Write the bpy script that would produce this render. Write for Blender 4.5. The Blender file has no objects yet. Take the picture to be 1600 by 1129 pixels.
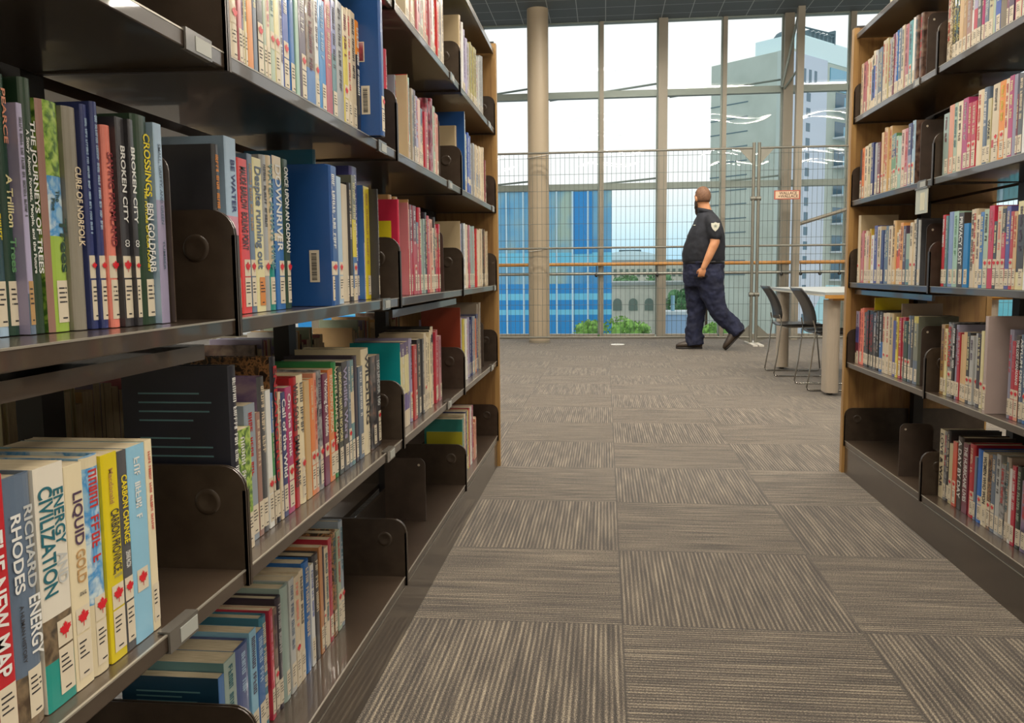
import bpy, math, random
from mathutils import Matrix, Vector
PI = math.pi
S = bpy.context.scene
COL = S.collection

# ------------------------------------------------------------------ camera, sky, exposure
F_PX, PITCH, YAW, ROLL, EYE = 1344.6, .1035, .1083, -.0096, .9257
cam_d = bpy.data.cameras.new('camera'); cam = bpy.data.objects.new('camera', cam_d); COL.objects.link(cam)
cam_d.sensor_width = 36; cam_d.sensor_fit = 'HORIZONTAL'; cam_d.lens = 36 * F_PX / 1600
cam_d.clip_start = .02; cam_d.clip_end = 2000
fw = Vector((-math.sin(YAW) * math.cos(PITCH), math.cos(YAW) * math.cos(PITCH), -math.sin(PITCH)))
rt = Vector((math.cos(YAW), math.sin(YAW), 0)); up = rt.cross(fw)
rt2 = rt * math.cos(ROLL) + up * math.sin(ROLL); up2 = up * math.cos(ROLL) - rt * math.sin(ROLL)
cam.matrix_world = Matrix(((rt2.x, up2.x, -fw.x, 0), (rt2.y, up2.y, -fw.y, 0), (rt2.z, up2.z, -fw.z, EYE), (0, 0, 0, 1)))
S.camera = cam
S.view_settings.view_transform = 'Standard'; S.view_settings.look = 'None'
S.view_settings.gamma = 1; S.view_settings.use_curve_mapping = False
S.view_settings.exposure = 0.0
S.cycles.use_denoising = True
S.cycles.max_bounces = 7; S.cycles.diffuse_bounces = 4; S.cycles.glossy_bounces = 3
S.cycles.transparent_max_bounces = 12; S.cycles.transmission_bounces = 4
S.cycles.sample_clamp_indirect = 6

SKY = 1.16; LAMP = 100.0
w = bpy.data.worlds.new('overcast_sky'); S.world = w; w.use_nodes = True
nt = w.node_tree; nt.nodes.clear()
tc = nt.nodes.new('ShaderNodeTexCoord'); sx = nt.nodes.new('ShaderNodeSeparateXYZ')
rp = nt.nodes.new('ShaderNodeValToRGB'); bg = nt.nodes.new('ShaderNodeBackground'); wo = nt.nodes.new('ShaderNodeOutputWorld')
nt.links.new(tc.outputs['Generated'], sx.inputs[0]); nt.links.new(sx.outputs['Z'], rp.inputs[0])
nt.links.new(rp.outputs[0], bg.inputs[0]); nt.links.new(bg.outputs[0], wo.inputs[0])
e = rp.color_ramp.elements
e[0].position = 0.0; e[0].color = (.40, .70, .92, 1)
e[1].position = .1; e[1].color = (.97, .975, .97, 1)
m_ = e.new(.045); m_.color = (.68, .88, .95, 1)
bg.inputs[1].default_value = SKY

# ------------------------------------------------------------------ colours and materials
def lin(h):
    c = [int(h[i:i + 2], 16) / 255 for i in (0, 2, 4)]
    return tuple(x / 12.92 if x <= .04045 else ((x + .055) / 1.055) ** 2.4 for x in c) + (1,)
PAL = dict(black='1c1a1c', blackgreen='26302a', blue='1f63a8', brightblue='1679b8', brightblue2='1565c0', brownblk='3a302c', brownrose='9b7468',
 butter='d8cf9c', char='37363a', cream='d3c3a6', cream2='dccfae', crimson='b02a3e', crimson2='c2274a', crimsondk='7c2a30', deepblue='1c4a86', deepteal='1b3f55',
 dgreen='1d3b2e', dgrey='4c4d50', forest='223a28', green='2f7f46', green2='5f8f62', grey='9a9c9c', greyrose='b5a29b', greytan='a8998a', indigo='4a4c8c',
 indigoslate='4b5a8a', inkteal='2d4a52', lblue='a3bdd4', lblue2='a7c3d6', lblue3='86b8d2', lgrey='b4b6b4', lilac='9f98b5', lilacblue='7f86b4', lilacgrey='8f8ea2',
 lime='9dbb4a', limeyel='b3ac2e', magenta='a23567', maroon='6b2436', midblue='3f6ea8', mint='9dbfae', mustard='b89a3a', navy='2b3568', navyblk='22242f', ochre='a8834a',
 offwhite='d6d0c2', olive='7f7f4c', olive2='9a9255', olivebrown='6b5c40', olivecream='bdb48c', olivegrey='7d8070', orange='d98420', orange2='d97a3c', orange3='d4552c',
 orange4='d99a5a', orangebrown='b07a50', periwinkle='7f93bc', pink='d28a9c', pinkred='cf2c4c', plum='6b2c4a', plum2='5d4a72', plumblk='342c3a', plumdark='4a3850',
 purple='5a4a8a', red='d0302c', red2='b8302e', red3='b01f28', rose='b87078', roseRed='a84a58', rosecream='c9a596', royal='2c4ca0', rust='8f3a22', sage='9fb09a',
 sagegrey='8fa19a', salmon='e08070', salmon2='d08c70', salmonred='cc5a44', slate='5c6c80', slategrey='8c98a4', tan='b08c5c', tan2='c9a878', tancream='c4b08c',
 tangrey='9c9080', taupe='8b8577', teal='1f8a80', teal2='4f9aa0', tealblue='1c6a8a', tealblue2='3f7f96', tealbright='10989c', tealcov='2f7f78', tealdk='1f5f6c',
 tealgrey='5c8488', white='d8d8d4', yellow='dcc81e', yellow2='cfc04a')
NAME = dict(black='black', blackgreen='greenish black', brightblue='bright blue', brightblue2='bright blue', brownblk='dark brown', brownrose='brownish rose',
 butter='pale yellow', char='charcoal', cream='cream', cream2='pale cream', crimson2='crimson', crimsondk='dark red', deepblue='deep blue', deepteal='dark teal',
 dgreen='dark green', dgrey='dark grey', forest='forest green', green2='soft green', greyrose='pinkish grey', greytan='greyish tan', indigoslate='slate blue',
 inkteal='ink teal', lblue='light blue', lblue2='light blue', lblue3='sky blue', lgrey='light grey', lilacblue='lilac blue', lilacgrey='lilac grey', limeyel='yellow green',
 midblue='mid blue', navyblk='blackish navy', offwhite='off white', olive2='olive', olivebrown='olive brown', olivecream='olive cream', olivegrey='olive grey',
 orange2='orange', orange3='orange', orange4='pale orange', orangebrown='orange brown', pinkred='pinkish red', plum2='plum', plumblk='blackish plum', plumdark='dark plum',
 red2='red', red3='deep red', rosecream='rosy cream', roseRed='rose red', royal='royal blue', sagegrey='greyish sage', salmon2='dull salmon', salmonred='salmon red',
 slategrey='slate grey', tan2='light tan', tancream='tan cream', tangrey='tan grey', teal2='soft teal', tealblue='teal blue', tealblue2='teal blue', tealcov='teal',
 tealdk='dark teal', tealgrey='teal grey', yellow2='soft yellow', photo='mottled brown', darkphoto='dark mottled', greyphoto='grey mottled', brownphoto='brown mottled',
 purplephoto='purple mottled', maroonphoto='maroon mottled', mottle='leopard mottled', leaf='leafy green', sky='cloudy blue', speck='speckled cream', swirl='black and yellow swirled')
MATS = {}
def new_mat(name):
    m = bpy.data.materials.new(name); m.use_nodes = True
    return m, m.node_tree, m.node_tree.nodes['Principled BSDF']
def plain(name, col, rough=.5, metal=0, spec=.5, coat=0, emit=0):
    if name in MATS: return MATS[name]
    m, nt, b = new_mat(name)
    c = lin(col) if isinstance(col, str) else tuple(col) + (1,)
    b.inputs['Base Color'].default_value = c; b.inputs['Roughness'].default_value = rough
    b.inputs['Metallic'].default_value = metal; b.inputs['Specular IOR Level'].default_value = spec
    b.inputs['Coat Weight'].default_value = coat; b.inputs['Coat Roughness'].default_value = .15
    if emit:
        b.inputs['Emission Color'].default_value = c; b.inputs['Emission Strength'].default_value = emit
    MATS[name] = m; return m
def noisy(name, stops, scale=60, rough=.4, detail=4, stretch=(1, 1, 1), bump=0, coat=0, coord='Object', dist=0):
    if name in MATS: return MATS[name]
    m, nt, b = new_mat(name); N = nt.nodes; L = nt.links
    t = N.new('ShaderNodeTexCoord'); mp = N.new('ShaderNodeMapping'); mp.inputs['Scale'].default_value = stretch
    n = N.new('ShaderNodeTexNoise'); n.inputs['Scale'].default_value = scale; n.inputs['Detail'].default_value = detail
    n.inputs['Distortion'].default_value = dist
    r = N.new('ShaderNodeValToRGB'); el = r.color_ramp.elements
    for i, (p, c) in enumerate(stops):
        x = el[i] if i < 2 else el.new(p)
        x.position = p; x.color = lin(c)
    L.new(t.outputs[coord], mp.inputs[0]); L.new(mp.outputs[0], n.inputs['Vector'])
    L.new(n.outputs['Fac'], r.inputs[0]); L.new(r.outputs[0], b.inputs['Base Color'])
    b.inputs['Roughness'].default_value = rough; b.inputs['Coat Weight'].default_value = coat
    if bump:
        bp = N.new('ShaderNodeBump'); bp.inputs['Strength'].default_value = bump; bp.inputs['Distance'].default_value = .002
        L.new(n.outputs['Fac'], bp.inputs['Height']); L.new(bp.outputs[0], b.inputs['Normal'])
    MATS[name] = m; return m
PATTERN = dict(
 photo=([(.35, '4a3c2e'), (.5, '7c6a52'), (.65, '33302c')], 45), darkphoto=([(.38, '1e1f24'), (.52, '4a4a4e'), (.66, '8c6a5a')], 40),
 greyphoto=([(.35, '55585c'), (.52, '9c9c9c'), (.66, '2e3034')], 35), brownphoto=([(.35, '3c2a24'), (.5, '6b5246'), (.7, '8c7a68')], 30),
 purplephoto=([(.35, '3c3450'), (.5, '7a6488'), (.65, 'a08a94')], 25), maroonphoto=([(.35, '4a2028'), (.5, '8a3444'), (.65, 'a8808a')], 30),
 mottle=([(.42, '2e2218'), (.5, 'a8794c'), (.6, '4a3826')], 90), leaf=([(.4, '3f6424'), (.5, '7fa23c'), (.62, 'a8bf5c')], 90),
 sky=([(.4, '8fb4cc'), (.5, '3f8ac4'), (.62, 'c4d4d8')], 40), speck=([(.45, '8c7f6a'), (.52, 'd3c3a6'), (.6, 'dccfae')], 160),
 swirl=([(.46, '1c1a1c'), (.5, 'cfc04a'), (.54, '1c1a1c')], 60))
def book_mat(c):
    k = 'cover_' + c
    if k in MATS: return MATS[k]
    if c in PATTERN:
        st, sc = PATTERN[c]
        return noisy(k, st, sc, rough=.3, coat=.3, dist=.4)
    m, nt, b = new_mat(k); N = nt.nodes; L = nt.links
    t = N.new('ShaderNodeTexCoord'); n = N.new('ShaderNodeTexNoise'); n.inputs['Scale'].default_value = 14; n.inputs['Detail'].default_value = 5
    hs = N.new('ShaderNodeHueSaturation'); hs.inputs['Color'].default_value = lin(PAL[c])
    oi = N.new('ShaderNodeObjectInfo'); a = N.new('ShaderNodeMath'); a.operation = 'MULTIPLY_ADD'; a.inputs[1].default_value = .22; a.inputs[2].default_value = .80
    a2 = N.new('ShaderNodeMath'); a2.operation = 'MULTIPLY_ADD'; a2.inputs[1].default_value = .16
    L.new(t.outputs['Object'], n.inputs['Vector']); L.new(oi.outputs['Random'], a.inputs[0])
    L.new(n.outputs['Fac'], a2.inputs[0]); L.new(a.outputs[0], a2.inputs[2]); L.new(a2.outputs[0], hs.inputs['Value'])
    L.new(hs.outputs[0], b.inputs['Base Color'])
    b.inputs['Roughness'].default_value = .36; b.inputs['Coat Weight'].default_value = .35; b.inputs['Coat Roughness'].default_value = .12
    MATS[k] = m; return m
def page_mat():
    return noisy('paper_pages', [(.3, 'a8977a'), (.7, 'd8c9a8')], 8, rough=.8, stretch=(4, 160, 4), detail=2)
LABEL = plain('label_paper', 'cfc4ae', .45); INK = plain('label_ink', '2c2a2c', .6); LEAFRED = plain('leaf_red', 'c8202c', .4)
M_METAL = noisy('shelf_metal', [(.3, '352b23'), (.7, '43372c')], 3, rough=.33, detail=6, coat=.65)
M_BRACK = noisy('bracket_metal', [(.3, '32281f'), (.7, '3f342a')], 30, rough=.3, bump=.15)
M_POST = plain('post_metal', '1e1c1c', .45)

# ------------------------------------------------------------------ mesh helpers
def link(o, parent=None):
    COL.objects.link(o)
    if parent is not None: o.parent = parent
    return o
def thing(name, loc=(0, 0, 0), rz=0, label=None, cat=None, group=None, kind=None):
    o = bpy.data.objects.new(name, None); o.empty_display_size = .05; o.location = loc; o.rotation_euler = (0, 0, rz); COL.objects.link(o)
    tag(o, label, cat, group, kind); return o
def tag(o, label=None, cat=None, group=None, kind=None):
    for k, v in (('label', label), ('category', cat), ('group', group), ('kind', kind)):
        if v: o[k] = v
    return o
class MB:
    def __init__(s): s.v = []; s.f = []; s.m = []; s.mats = []; s.sm = []
    def mi(s, m):
        if m not in s.mats: s.mats.append(m)
        return s.mats.index(m)
    def add(s, vs, fs, m, smooth=False):
        b = len(s.v); s.v += [tuple(p) for p in vs]; i = s.mi(m)
        for q in fs: s.f.append(tuple(b + k for k in q)); s.m.append(i); s.sm.append(smooth)
        return s
    def box(s, x0, x1, y0, y1, z0, z1, m):
        return s.add([(x, y, z) for x in (x0, x1) for y in (y0, y1) for z in (z0, z1)],
                     [(0, 1, 3, 2), (4, 6, 7, 5), (0, 4, 5, 1), (2, 3, 7, 6), (0, 2, 6, 4), (1, 5, 7, 3)], m)
    def prism(s, pts, a0, a1, m, axis='y', smooth=False):
        """closed outline pts (2D) extruded along an axis from a0 to a1"""
        def P(p, a): return {'y': (p[0], a, p[1]), 'z': (p[0], p[1], a), 'x': (a, p[0], p[1])}[axis]
        n = len(pts); vs = [P(p, a0) for p in pts] + [P(p, a1) for p in pts]
        s.add(vs, [tuple(range(n))[::-1], tuple(range(n, 2 * n))], m)
        return s.add(vs, [(i, (i + 1) % n, n + (i + 1) % n, n + i) for i in range(n)], m, smooth)
    def tube(s, pts, r, m, n=8, closed=False):
        pts = [Vector(p) for p in pts]; k = len(pts); vs = []
        for i, p in enumerate(pts):
            a = pts[i - 1] if (i or closed) else p; b = pts[(i + 1) % k] if (i < k - 1 or closed) else p
            d = (b - a).normalized(); u = d.cross(Vector((0, 0, 1)))
            if u.length < .05: u = d.cross(Vector((0, 1, 0)))
            u.normalize(); q = d.cross(u); rr = r[i] if isinstance(r, (list, tuple)) else r
            for j in range(n):
                t = 2 * PI * j / n; vs.append(p + (u * math.cos(t) + q * math.sin(t)) * rr)
        fs = []
        for i in range(k if closed else k - 1):
            for j in range(n):
                a = i * n + j; b = i * n + (j + 1) % n; c = ((i + 1) % k) * n + (j + 1) % n; d = ((i + 1) % k) * n + j
                fs.append((a, b, c, d))
        s.add(vs, fs, m, True)
        if not closed:
            s.add(vs[:n], [tuple(range(n))[::-1]], m); s.add(vs[-n:], [tuple(range(n))], m)
        return s
    def loft(s, rings, m, n=20):
        """rings: (centre xyz, (ux,uy,uz)*r1, (vx,vy,vz)*r2)"""
        vs = []
        for c, u, v in rings:
            c, u, v = Vector(c), Vector(u), Vector(v)
            for j in range(n):
                t = 2 * PI * j / n; vs.append(c + u * math.cos(t) + v * math.sin(t))
        k = len(rings)
        s.add(vs, [(i * n + j, i * n + (j + 1) % n, (i + 1) * n + (j + 1) % n, (i + 1) * n + j) for i in range(k - 1) for j in range(n)]
              + [tuple(range(n))[::-1], tuple(range((k - 1) * n, k * n))], m, True)
        return s
    def ball(s, c, r, m, n=14, k=9, rot=None):
        r = r if isinstance(r, (tuple, list)) else (r, r, r); vs = []; c = Vector(c)
        for i in range(k + 1):
            a = PI * i / k
            for j in range(n):
                t = 2 * PI * j / n
                p = Vector((r[0] * math.sin(a) * math.cos(t), r[1] * math.sin(a) * math.sin(t), r[2] * math.cos(a)))
                if rot: p = rot @ p
                vs.append(c + p)
        return s.add(vs, [(i * n + j, (i + 1) * n + j, (i + 1) * n + (j + 1) % n, i * n + (j + 1) % n) for i in range(k) for j in range(n)], m, True)
    def build(s, name, parent=None, M=None):
        me = bpy.data.meshes.new(name); me.from_pydata(s.v, [], s.f)
        for m in s.mats: me.materials.append(m)
        me.polygons.foreach_set('material_index', s.m); me.polygons.foreach_set('use_smooth', s.sm); me.update()
        o = bpy.data.objects.new(name, me); link(o, parent)
        if M is not None: o.matrix_local = M
        return o
    def merge(s, o, M):
        b = len(s.v); s.v += [tuple(M @ Vector(p)) for p in o.v]
        mp = [s.mi(m) for m in o.mats]
        for q, i, sm in zip(o.f, o.m, o.sm): s.f.append(tuple(b + k for k in q)); s.m.append(mp[i]); s.sm.append(sm)

# ------------------------------------------------------------------ room shell
XL, XR, Z0, DZ = .5093, 1.0841, .1494, .3577
YA, BAY, YE = 1.1478, .9598, 3.0423
YW = 12.0; CEIL = 4.24
def structure(name, mb, parent=None):
    o = mb.build(name, parent); o['kind'] = 'structure'; return o

def carpet():
    m, nt, b = new_mat('carpet_tiles'); N = nt.nodes; L = nt.links; T = .6096
    def math_(op, a, b_=None, c=None):
        n = N.new('ShaderNodeMath'); n.operation = op
        for i, v in enumerate((a, b_, c)):
            if v is None: continue
            if isinstance(v, (int, float)): n.inputs[i].default_value = v
            else: L.new(v, n.inputs[i])
        return n.outputs[0]
    t = N.new('ShaderNodeTexCoord'); s = N.new('ShaderNodeSeparateXYZ'); L.new(t.outputs['Object'], s.inputs[0])
    u = math_('DIVIDE', math_('SUBTRACT', s.outputs[0], .0467), T); v = math_('DIVIDE', math_('SUBTRACT', s.outputs[1], 2.199), T)
    fu, fv = math_('FLOOR', u), math_('FLOOR', v)
    chk = math_('PINGPONG', math_('ADD', fu, fv), 1)
    def mix(a, b_):   # a where chk=0, b where 1
        return math_('ADD', math_('MULTIPLY', a, math_('SUBTRACT', 1, chk)), math_('MULTIPLY', b_, chk))
    across = mix(s.outputs[0], s.outputs[1]); along = mix(s.outputs[1], s.outputs[0])
    cb = N.new('ShaderNodeCombineXYZ'); L.new(math_('MULTIPLY', across, 75), cb.inputs[0]); L.new(math_('MULTIPLY', along, 4), cb.inputs[1])
    L.new(math_('ADD', math_('MULTIPLY', fu, 7.3), math_('MULTIPLY', fv, 3.1)), cb.inputs[2])
    n1 = N.new('ShaderNodeTexNoise'); n1.inputs['Scale'].default_value = 1; n1.inputs['Detail'].default_value = 3; L.new(cb.outputs[0], n1.inputs['Vector'])
    cb2 = N.new('ShaderNodeCombineXYZ'); L.new(math_('MULTIPLY', across, 420), cb2.inputs[0]); L.new(math_('MULTIPLY', along, 230), cb2.inputs[1])
    n2 = N.new('ShaderNodeTexNoise'); n2.inputs['Scale'].default_value = 1; n2.inputs['Detail'].default_value = 2; L.new(cb2.outputs[0], n2.inputs['Vector'])
    sn = math_('MULTIPLY_ADD', math_('SINE', math_('MULTIPLY', across, 2 * PI / .0128)), .085, .0)
    h = math_('ADD', math_('ADD', math_('MULTIPLY', n1.outputs['Fac'], .42), math_('MULTIPLY', n2.outputs['Fac'], .70)), sn)
    r = N.new('ShaderNodeValToRGB'); L.new(h, r.inputs[0]); el = r.color_ramp.elements
    el[0].position = .40; el[0].color = lin('25201b'); el[1].position = .80; el[1].color = lin('a0947f'); q = el.new(.57); q.color = lin('4b4239')
    # seam
    def edge(x): return math_('LESS_THAN', math_('PINGPONG', x, .5), .004)
    seam = math_('MAXIMUM', edge(u), edge(v))
    mx = N.new('ShaderNodeMix'); mx.data_type = 'RGBA'; L.new(math_('MULTIPLY', seam, .6), mx.inputs['Factor']); L.new(r.outputs[0], mx.inputs['A']); mx.inputs['B'].default_value = lin('2c2722')
    L.new(mx.outputs['Result'], b.inputs['Base Color']); b.inputs['Roughness'].default_value = .85
    b.inputs['Sheen Weight'].default_value = .22; b.inputs['Sheen Roughness'].default_value = .4
    bp = N.new('ShaderNodeBump'); bp.inputs['Strength'].default_value = .6; bp.inputs['Distance'].default_value = .004
    L.new(h, bp.inputs['Height']); L.new(bp.outputs[0], b.inputs['Normal'])
    return m
structure('floor', MB().box(-8, 9, -5, YW + .12, -.12, 0, carpet()))
def grid_mat(name, base, line, period, wd, rough=.7):
    m, nt, b = new_mat(name); N = nt.nodes; L = nt.links
    t = N.new('ShaderNodeTexCoord'); s = N.new('ShaderNodeSeparateXYZ'); L.new(t.outputs['Object'], s.inputs[0]); outs = []
    for i in (0, 1):
        a = N.new('ShaderNodeMath'); a.operation = 'DIVIDE'; L.new(s.outputs[i], a.inputs[0]); a.inputs[1].default_value = period
        p = N.new('ShaderNodeMath'); p.operation = 'PINGPONG'; L.new(a.outputs[0], p.inputs[0]); p.inputs[1].default_value = .5
        c = N.new('ShaderNodeMath'); c.operation = 'LESS_THAN'; L.new(p.outputs[0], c.inputs[0]); c.inputs[1].default_value = wd; outs.append(c)
    x = N.new('ShaderNodeMath'); x.operation = 'MAXIMUM'; L.new(outs[0].outputs[0], x.inputs[0]); L.new(outs[1].outputs[0], x.inputs[1])
    mx = N.new('ShaderNodeMix'); mx.data_type = 'RGBA'; L.new(x.outputs[0], mx.inputs['Factor']); mx.inputs['A'].default_value = lin(base); mx.inputs['B'].default_value = lin(line)
    L.new(mx.outputs['Result'], b.inputs['Base Color']); b.inputs['Roughness'].default_value = rough
    return m
structure('ceiling', MB().box(-8, 9, -5, YW + .12, CEIL, CEIL + .2, grid_mat('ceiling_panels', '566066', 'a8b0b4', .366, .014)))
M_WALL = plain('wall_paint', 'd2cdc2', .8)
structure('wall_left', MB().box(-8.15, -8, -5, YW + .12, -.12, CEIL + .2, M_WALL))
structure('wall_right', MB().box(9, 9.15, -5, YW + .12, -.12, CEIL + .2, M_WALL))
structure('wall_back', MB().box(-8.15, 9.15, -5.15, -5, -.12, CEIL + .2, M_WALL))

# window wall: one glazed window per pair of mullions
M_FRAME = plain('mullion_paint', '8f897c', .5, .2); M_FRAMED = plain('transom_paint', '7f8b86', .45, .2)
def glass():
    m = bpy.data.materials.new('window_glass'); m.use_nodes = True; nt = m.node_tree; nt.nodes.clear(); N = nt.nodes; L = nt.links
    o = N.new('ShaderNodeOutputMaterial'); mx = N.new('ShaderNodeMixShader'); t = N.new('ShaderNodeBsdfTransparent'); g = N.new('ShaderNodeBsdfGlossy')
    t.inputs[0].default_value = (.93, .97, .965, 1); g.inputs['Roughness'].default_value = 0
    lw = N.new('ShaderNodeFresnel'); lw.inputs[0].default_value = 1.5
    L.new(lw.outputs[0], mx.inputs[0]); L.new(t.outputs[0], mx.inputs[1]); L.new(g.outputs[0], mx.inputs[2]); L.new(mx.outputs[0], o.inputs[0])
    return m
M_GLASS = glass()
mull = [(.761 + i * .8113, .12 if i % 2 == 0 else .055) for i in range(-10, 11)]
mull[13] = (3.201, .07)
for i, (x, wd) in enumerate(mull):
    o = MB()
    o.box(x - wd / 2, x + wd / 2, YW - (.10 if wd > .1 else .05), YW + .06, 0, CEIL, M_FRAME)
    o.box(x - wd / 2 - .022, x - wd / 2, YW - .02, YW + .02, .05, CEIL, M_FRAMED)
    structure('trim_%d' % (i + 1), o)
for i in range(len(mull) - 1):
    xa = mull[i][0] + mull[i][1] / 2; xb = mull[i + 1][0] - mull[i + 1][1] / 2 - .022
    wdw = thing('window_%d' % (i + 1), (0, 0, 0), kind='structure')
    fr = MB()
    for z, hh in ((3.29, .085), (2.07, .08)):
        fr.box(xa, xb, YW - .05, YW + .05, z - hh / 2, z + hh / 2, M_FRAMED)
    fr.box(xa, xb, YW - .07, YW + .05, 0, .06, M_FRAME); fr.box(xa, xb, YW - .05, YW + .05, CEIL - .02, CEIL, M_FRAMED)
    fr.build('window_frame', wdw)
    MB().add([(xa, YW, .05), (xb, YW, .05), (xb, YW, CEIL), (xa, YW, CEIL)], [(0, 1, 2, 3)], M_GLASS).build('pane', wdw)
    # outrigger braces beyond the glass
    if i % 2 == 0:
        x0, x1 = mull[i][0], mull[i + 2][0] if i + 2 < len(mull) else mull[i + 1][0]
        br = MB()
        for z, d in ((3.26, .19), (2.06, .13)):
            br.tube([(x0 + .1, YW + .12, z), (x1, YW + .12, z + d)], .014, M_FRAMED, 6)
        br.build('brace', wdw)
o = MB(); o.box(2.43, 2.515, 11.62, 11.72, 0, CEIL, M_FRAME); structure('trim_30', o)
o = MB(); o.tube([(2.30, 11.9, 3.3), (2.47, 11.75, CEIL)], .016, M_FRAMED, 6); o.tube([(2.47, 11.75, 1.5), (3.4, 11.8, 1.78)], .024, M_FRAME, 8)
o.tube([(2.33, 11.9, 3.28), (2.47, 11.7, 3.5)], .014, M_FRAMED, 6); structure('trim_31', o)
# round structural column with a foot flange
o = MB(); cx, cy = -.862, 11.32
o.tube([(cx, cy, 0), (cx, cy, CEIL)], .136, plain('column_paint', 'a3957f', .5), 40)
ring = [(cx + .142 * math.cos(t), cy + .142 * math.sin(t)) for t in [2 * PI * k / 40 for k in range(40)]]
o.prism(ring, .0, .03, plain('column_foot', '8c8474', .5), 'z')
structure('trim_32', o)
# floor outlet
cp = thing('floor_outlet', (.158, 10.93, 0), label='white round outlet cover set in the carpet before the wire fence', cat='outlet')
MB().prism([(.085 * math.cos(2 * PI * k / 28), .085 * math.sin(2 * PI * k / 28)) for k in range(28)], 0, .006, plain('outlet_white', 'e4e4e0', .4), 'z').build('cover', cp)
MB().prism([(.03 * math.cos(2 * PI * k / 20), .03 * math.sin(2 * PI * k / 20)) for k in range(20)], .006, .009, plain('outlet_lid', 'c9c9c5', .4), 'z').build('lid', cp)

# ------------------------------------------------------------------ ceiling lights (wavy double rings)
M_LED = plain('led_strip', (1, .90, .76), .5, emit=LAMP); M_HOUS = plain('lamp_housing', 'c4c6c8', .4)
def ceiling_light(xa, xb, y, z, straight, label):
    t = thing('ceiling_light', ((xa + xb) / 2, y, z), label=label, cat='ceiling light', group='curved ceiling lights above the shelves')
    hw = (xb - xa) / 2; hd = .05 if straight else .32; n = 40
    def ringpt(k, r):
        a = 2 * PI * k / n; return (hw * math.cos(a), (hd + r) * math.sin(a) , (.0 if straight else .05 * math.cos(3 * a)))
    vs = []
    for k in range(n):
        x, y_, z_ = ringpt(k, .035); vs.append((x * 1.0 + .0, y_, z_ - .02)); x, y_, z_ = ringpt(k, -.035); vs.append((x - (.07 if x > 0 else -.07), y_, z_ - .02))
    fs = [(2 * k, 2 * ((k + 1) % n), 2 * ((k + 1) % n) + 1, 2 * k + 1) for k in range(n)]
    MB().add(vs, fs, M_LED).build('light_strip', t)
    MB().add([(p[0], p[1], p[2] + .03) for p in vs], fs, M_HOUS).build('housing', t)
    w_ = MB()
    for sx_ in (-.6, .6): w_.tube([(sx_ * hw, 0, 0), (sx_ * hw, 0, CEIL - z)], .004, M_HOUS, 5)
    w_.box(-.62 * hw, .62 * hw, -.006, .006, .0, .012, M_HOUS)
    w_.build('hanger', t)
rows_ = [(9.3, 2.40, 3.1, True, 'nearest the windows'), (6.2, 3.24, 3.75, False, 'in the second row from the windows'), (1.2, 4.12, 4.74, False, 'in the third row from the windows'), (-1.2, 4.58, 5.27, False, 'in the row behind the camera')]
for (y, xr_, xl_, st, wh) in rows_:
    ceiling_light(xr_ - 1.7, xr_, y, 3.92, st, 'white curved ceiling light over the tables, ' + wh)
    ceiling_light(xl_, xl_ + 1.7, y, 3.92, st, 'white curved ceiling light at the far right, ' + wh)
    ceiling_light(-.75, .95, y + .5, 3.92 if y < 7 else 4.15, st, 'white curved ceiling light over the aisle, ' + wh)
    if y == 6.2: ceiling_light(-.75, .95, 3.7, 4.05, st, 'added curved fill light over the aisle, between the second and third rows')  # extra lamp added to brighten the low right shelves
    ceiling_light(-4.6, -2.6, y, 3.92, st, 'white curved ceiling light over the left stacks, ' + wh)
# ------------------------------------------------------------------ bookcases
M_OAK = noisy('oak_veneer', [(.35, '7d5a32'), (.55, '94703f'), (.7, '886538')], 5, rough=.45, stretch=(9, 9, .8), detail=6)
M_OAKE = noisy('oak_edge', [(.35, '94703f'), (.7, 'ab8650')], 5, rough=.45, stretch=(9, 9, .8), detail=6)
M_HILITE = plain('edge_highlight', 'aaa498', .28, .5)  # pale colour standing in for the catch-light along shelf edges
DEPTH = .275; RACKW = .60
def bracket_mb(x0, y, z, inner):
    """end plate of one shelf in rack coordinates: x=0 lip, -x back; pressed dimple and rounded front corner"""
    t = .0016; h = .15; r = .035; pts = [(-DEPTH, -.02), (.004, -.024), (.004, h - r)]
    pts += [(.004 - r + r * math.cos(a), h - r + r * math.sin(a)) for a in [PI / 2 * k / 6 for k in range(1, 7)]] + [(-DEPTH, h)]
    o = MB(); o.prism([(x0 + p[0], z + p[1]) for p in pts], y - t, y + t, M_BRACK, 'y')
    # folded front edge
    o.box(x0 - .0005, x0 + .0045, y - t - (0 if inner < 0 else .0), y + t + .004 * (1 if inner > 0 else 0), z - .024, z + h - r, M_BRACK)
    for sy in (-1, 1):
        cx_, cz = x0 - .052, z + .098; n = 20
        prof = ((.019, 0), (.0165, .0022), (.012, .0012), (.0, .0004))
        vs = []
        for (rr, hh) in prof:
            vs += [(cx_ + rr * math.cos(2 * PI * k / n), y + sy * (t + hh), cz + rr * math.sin(2 * PI * k / n)) for k in range(n)]
        o.add(vs, [(i * n + k, i * n + (k + 1) % n, (i + 1) * n + (k + 1) % n, (i + 1) * n + k) for i in range(3) for k in range(n)], M_BRACK, True)
    return o
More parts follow.
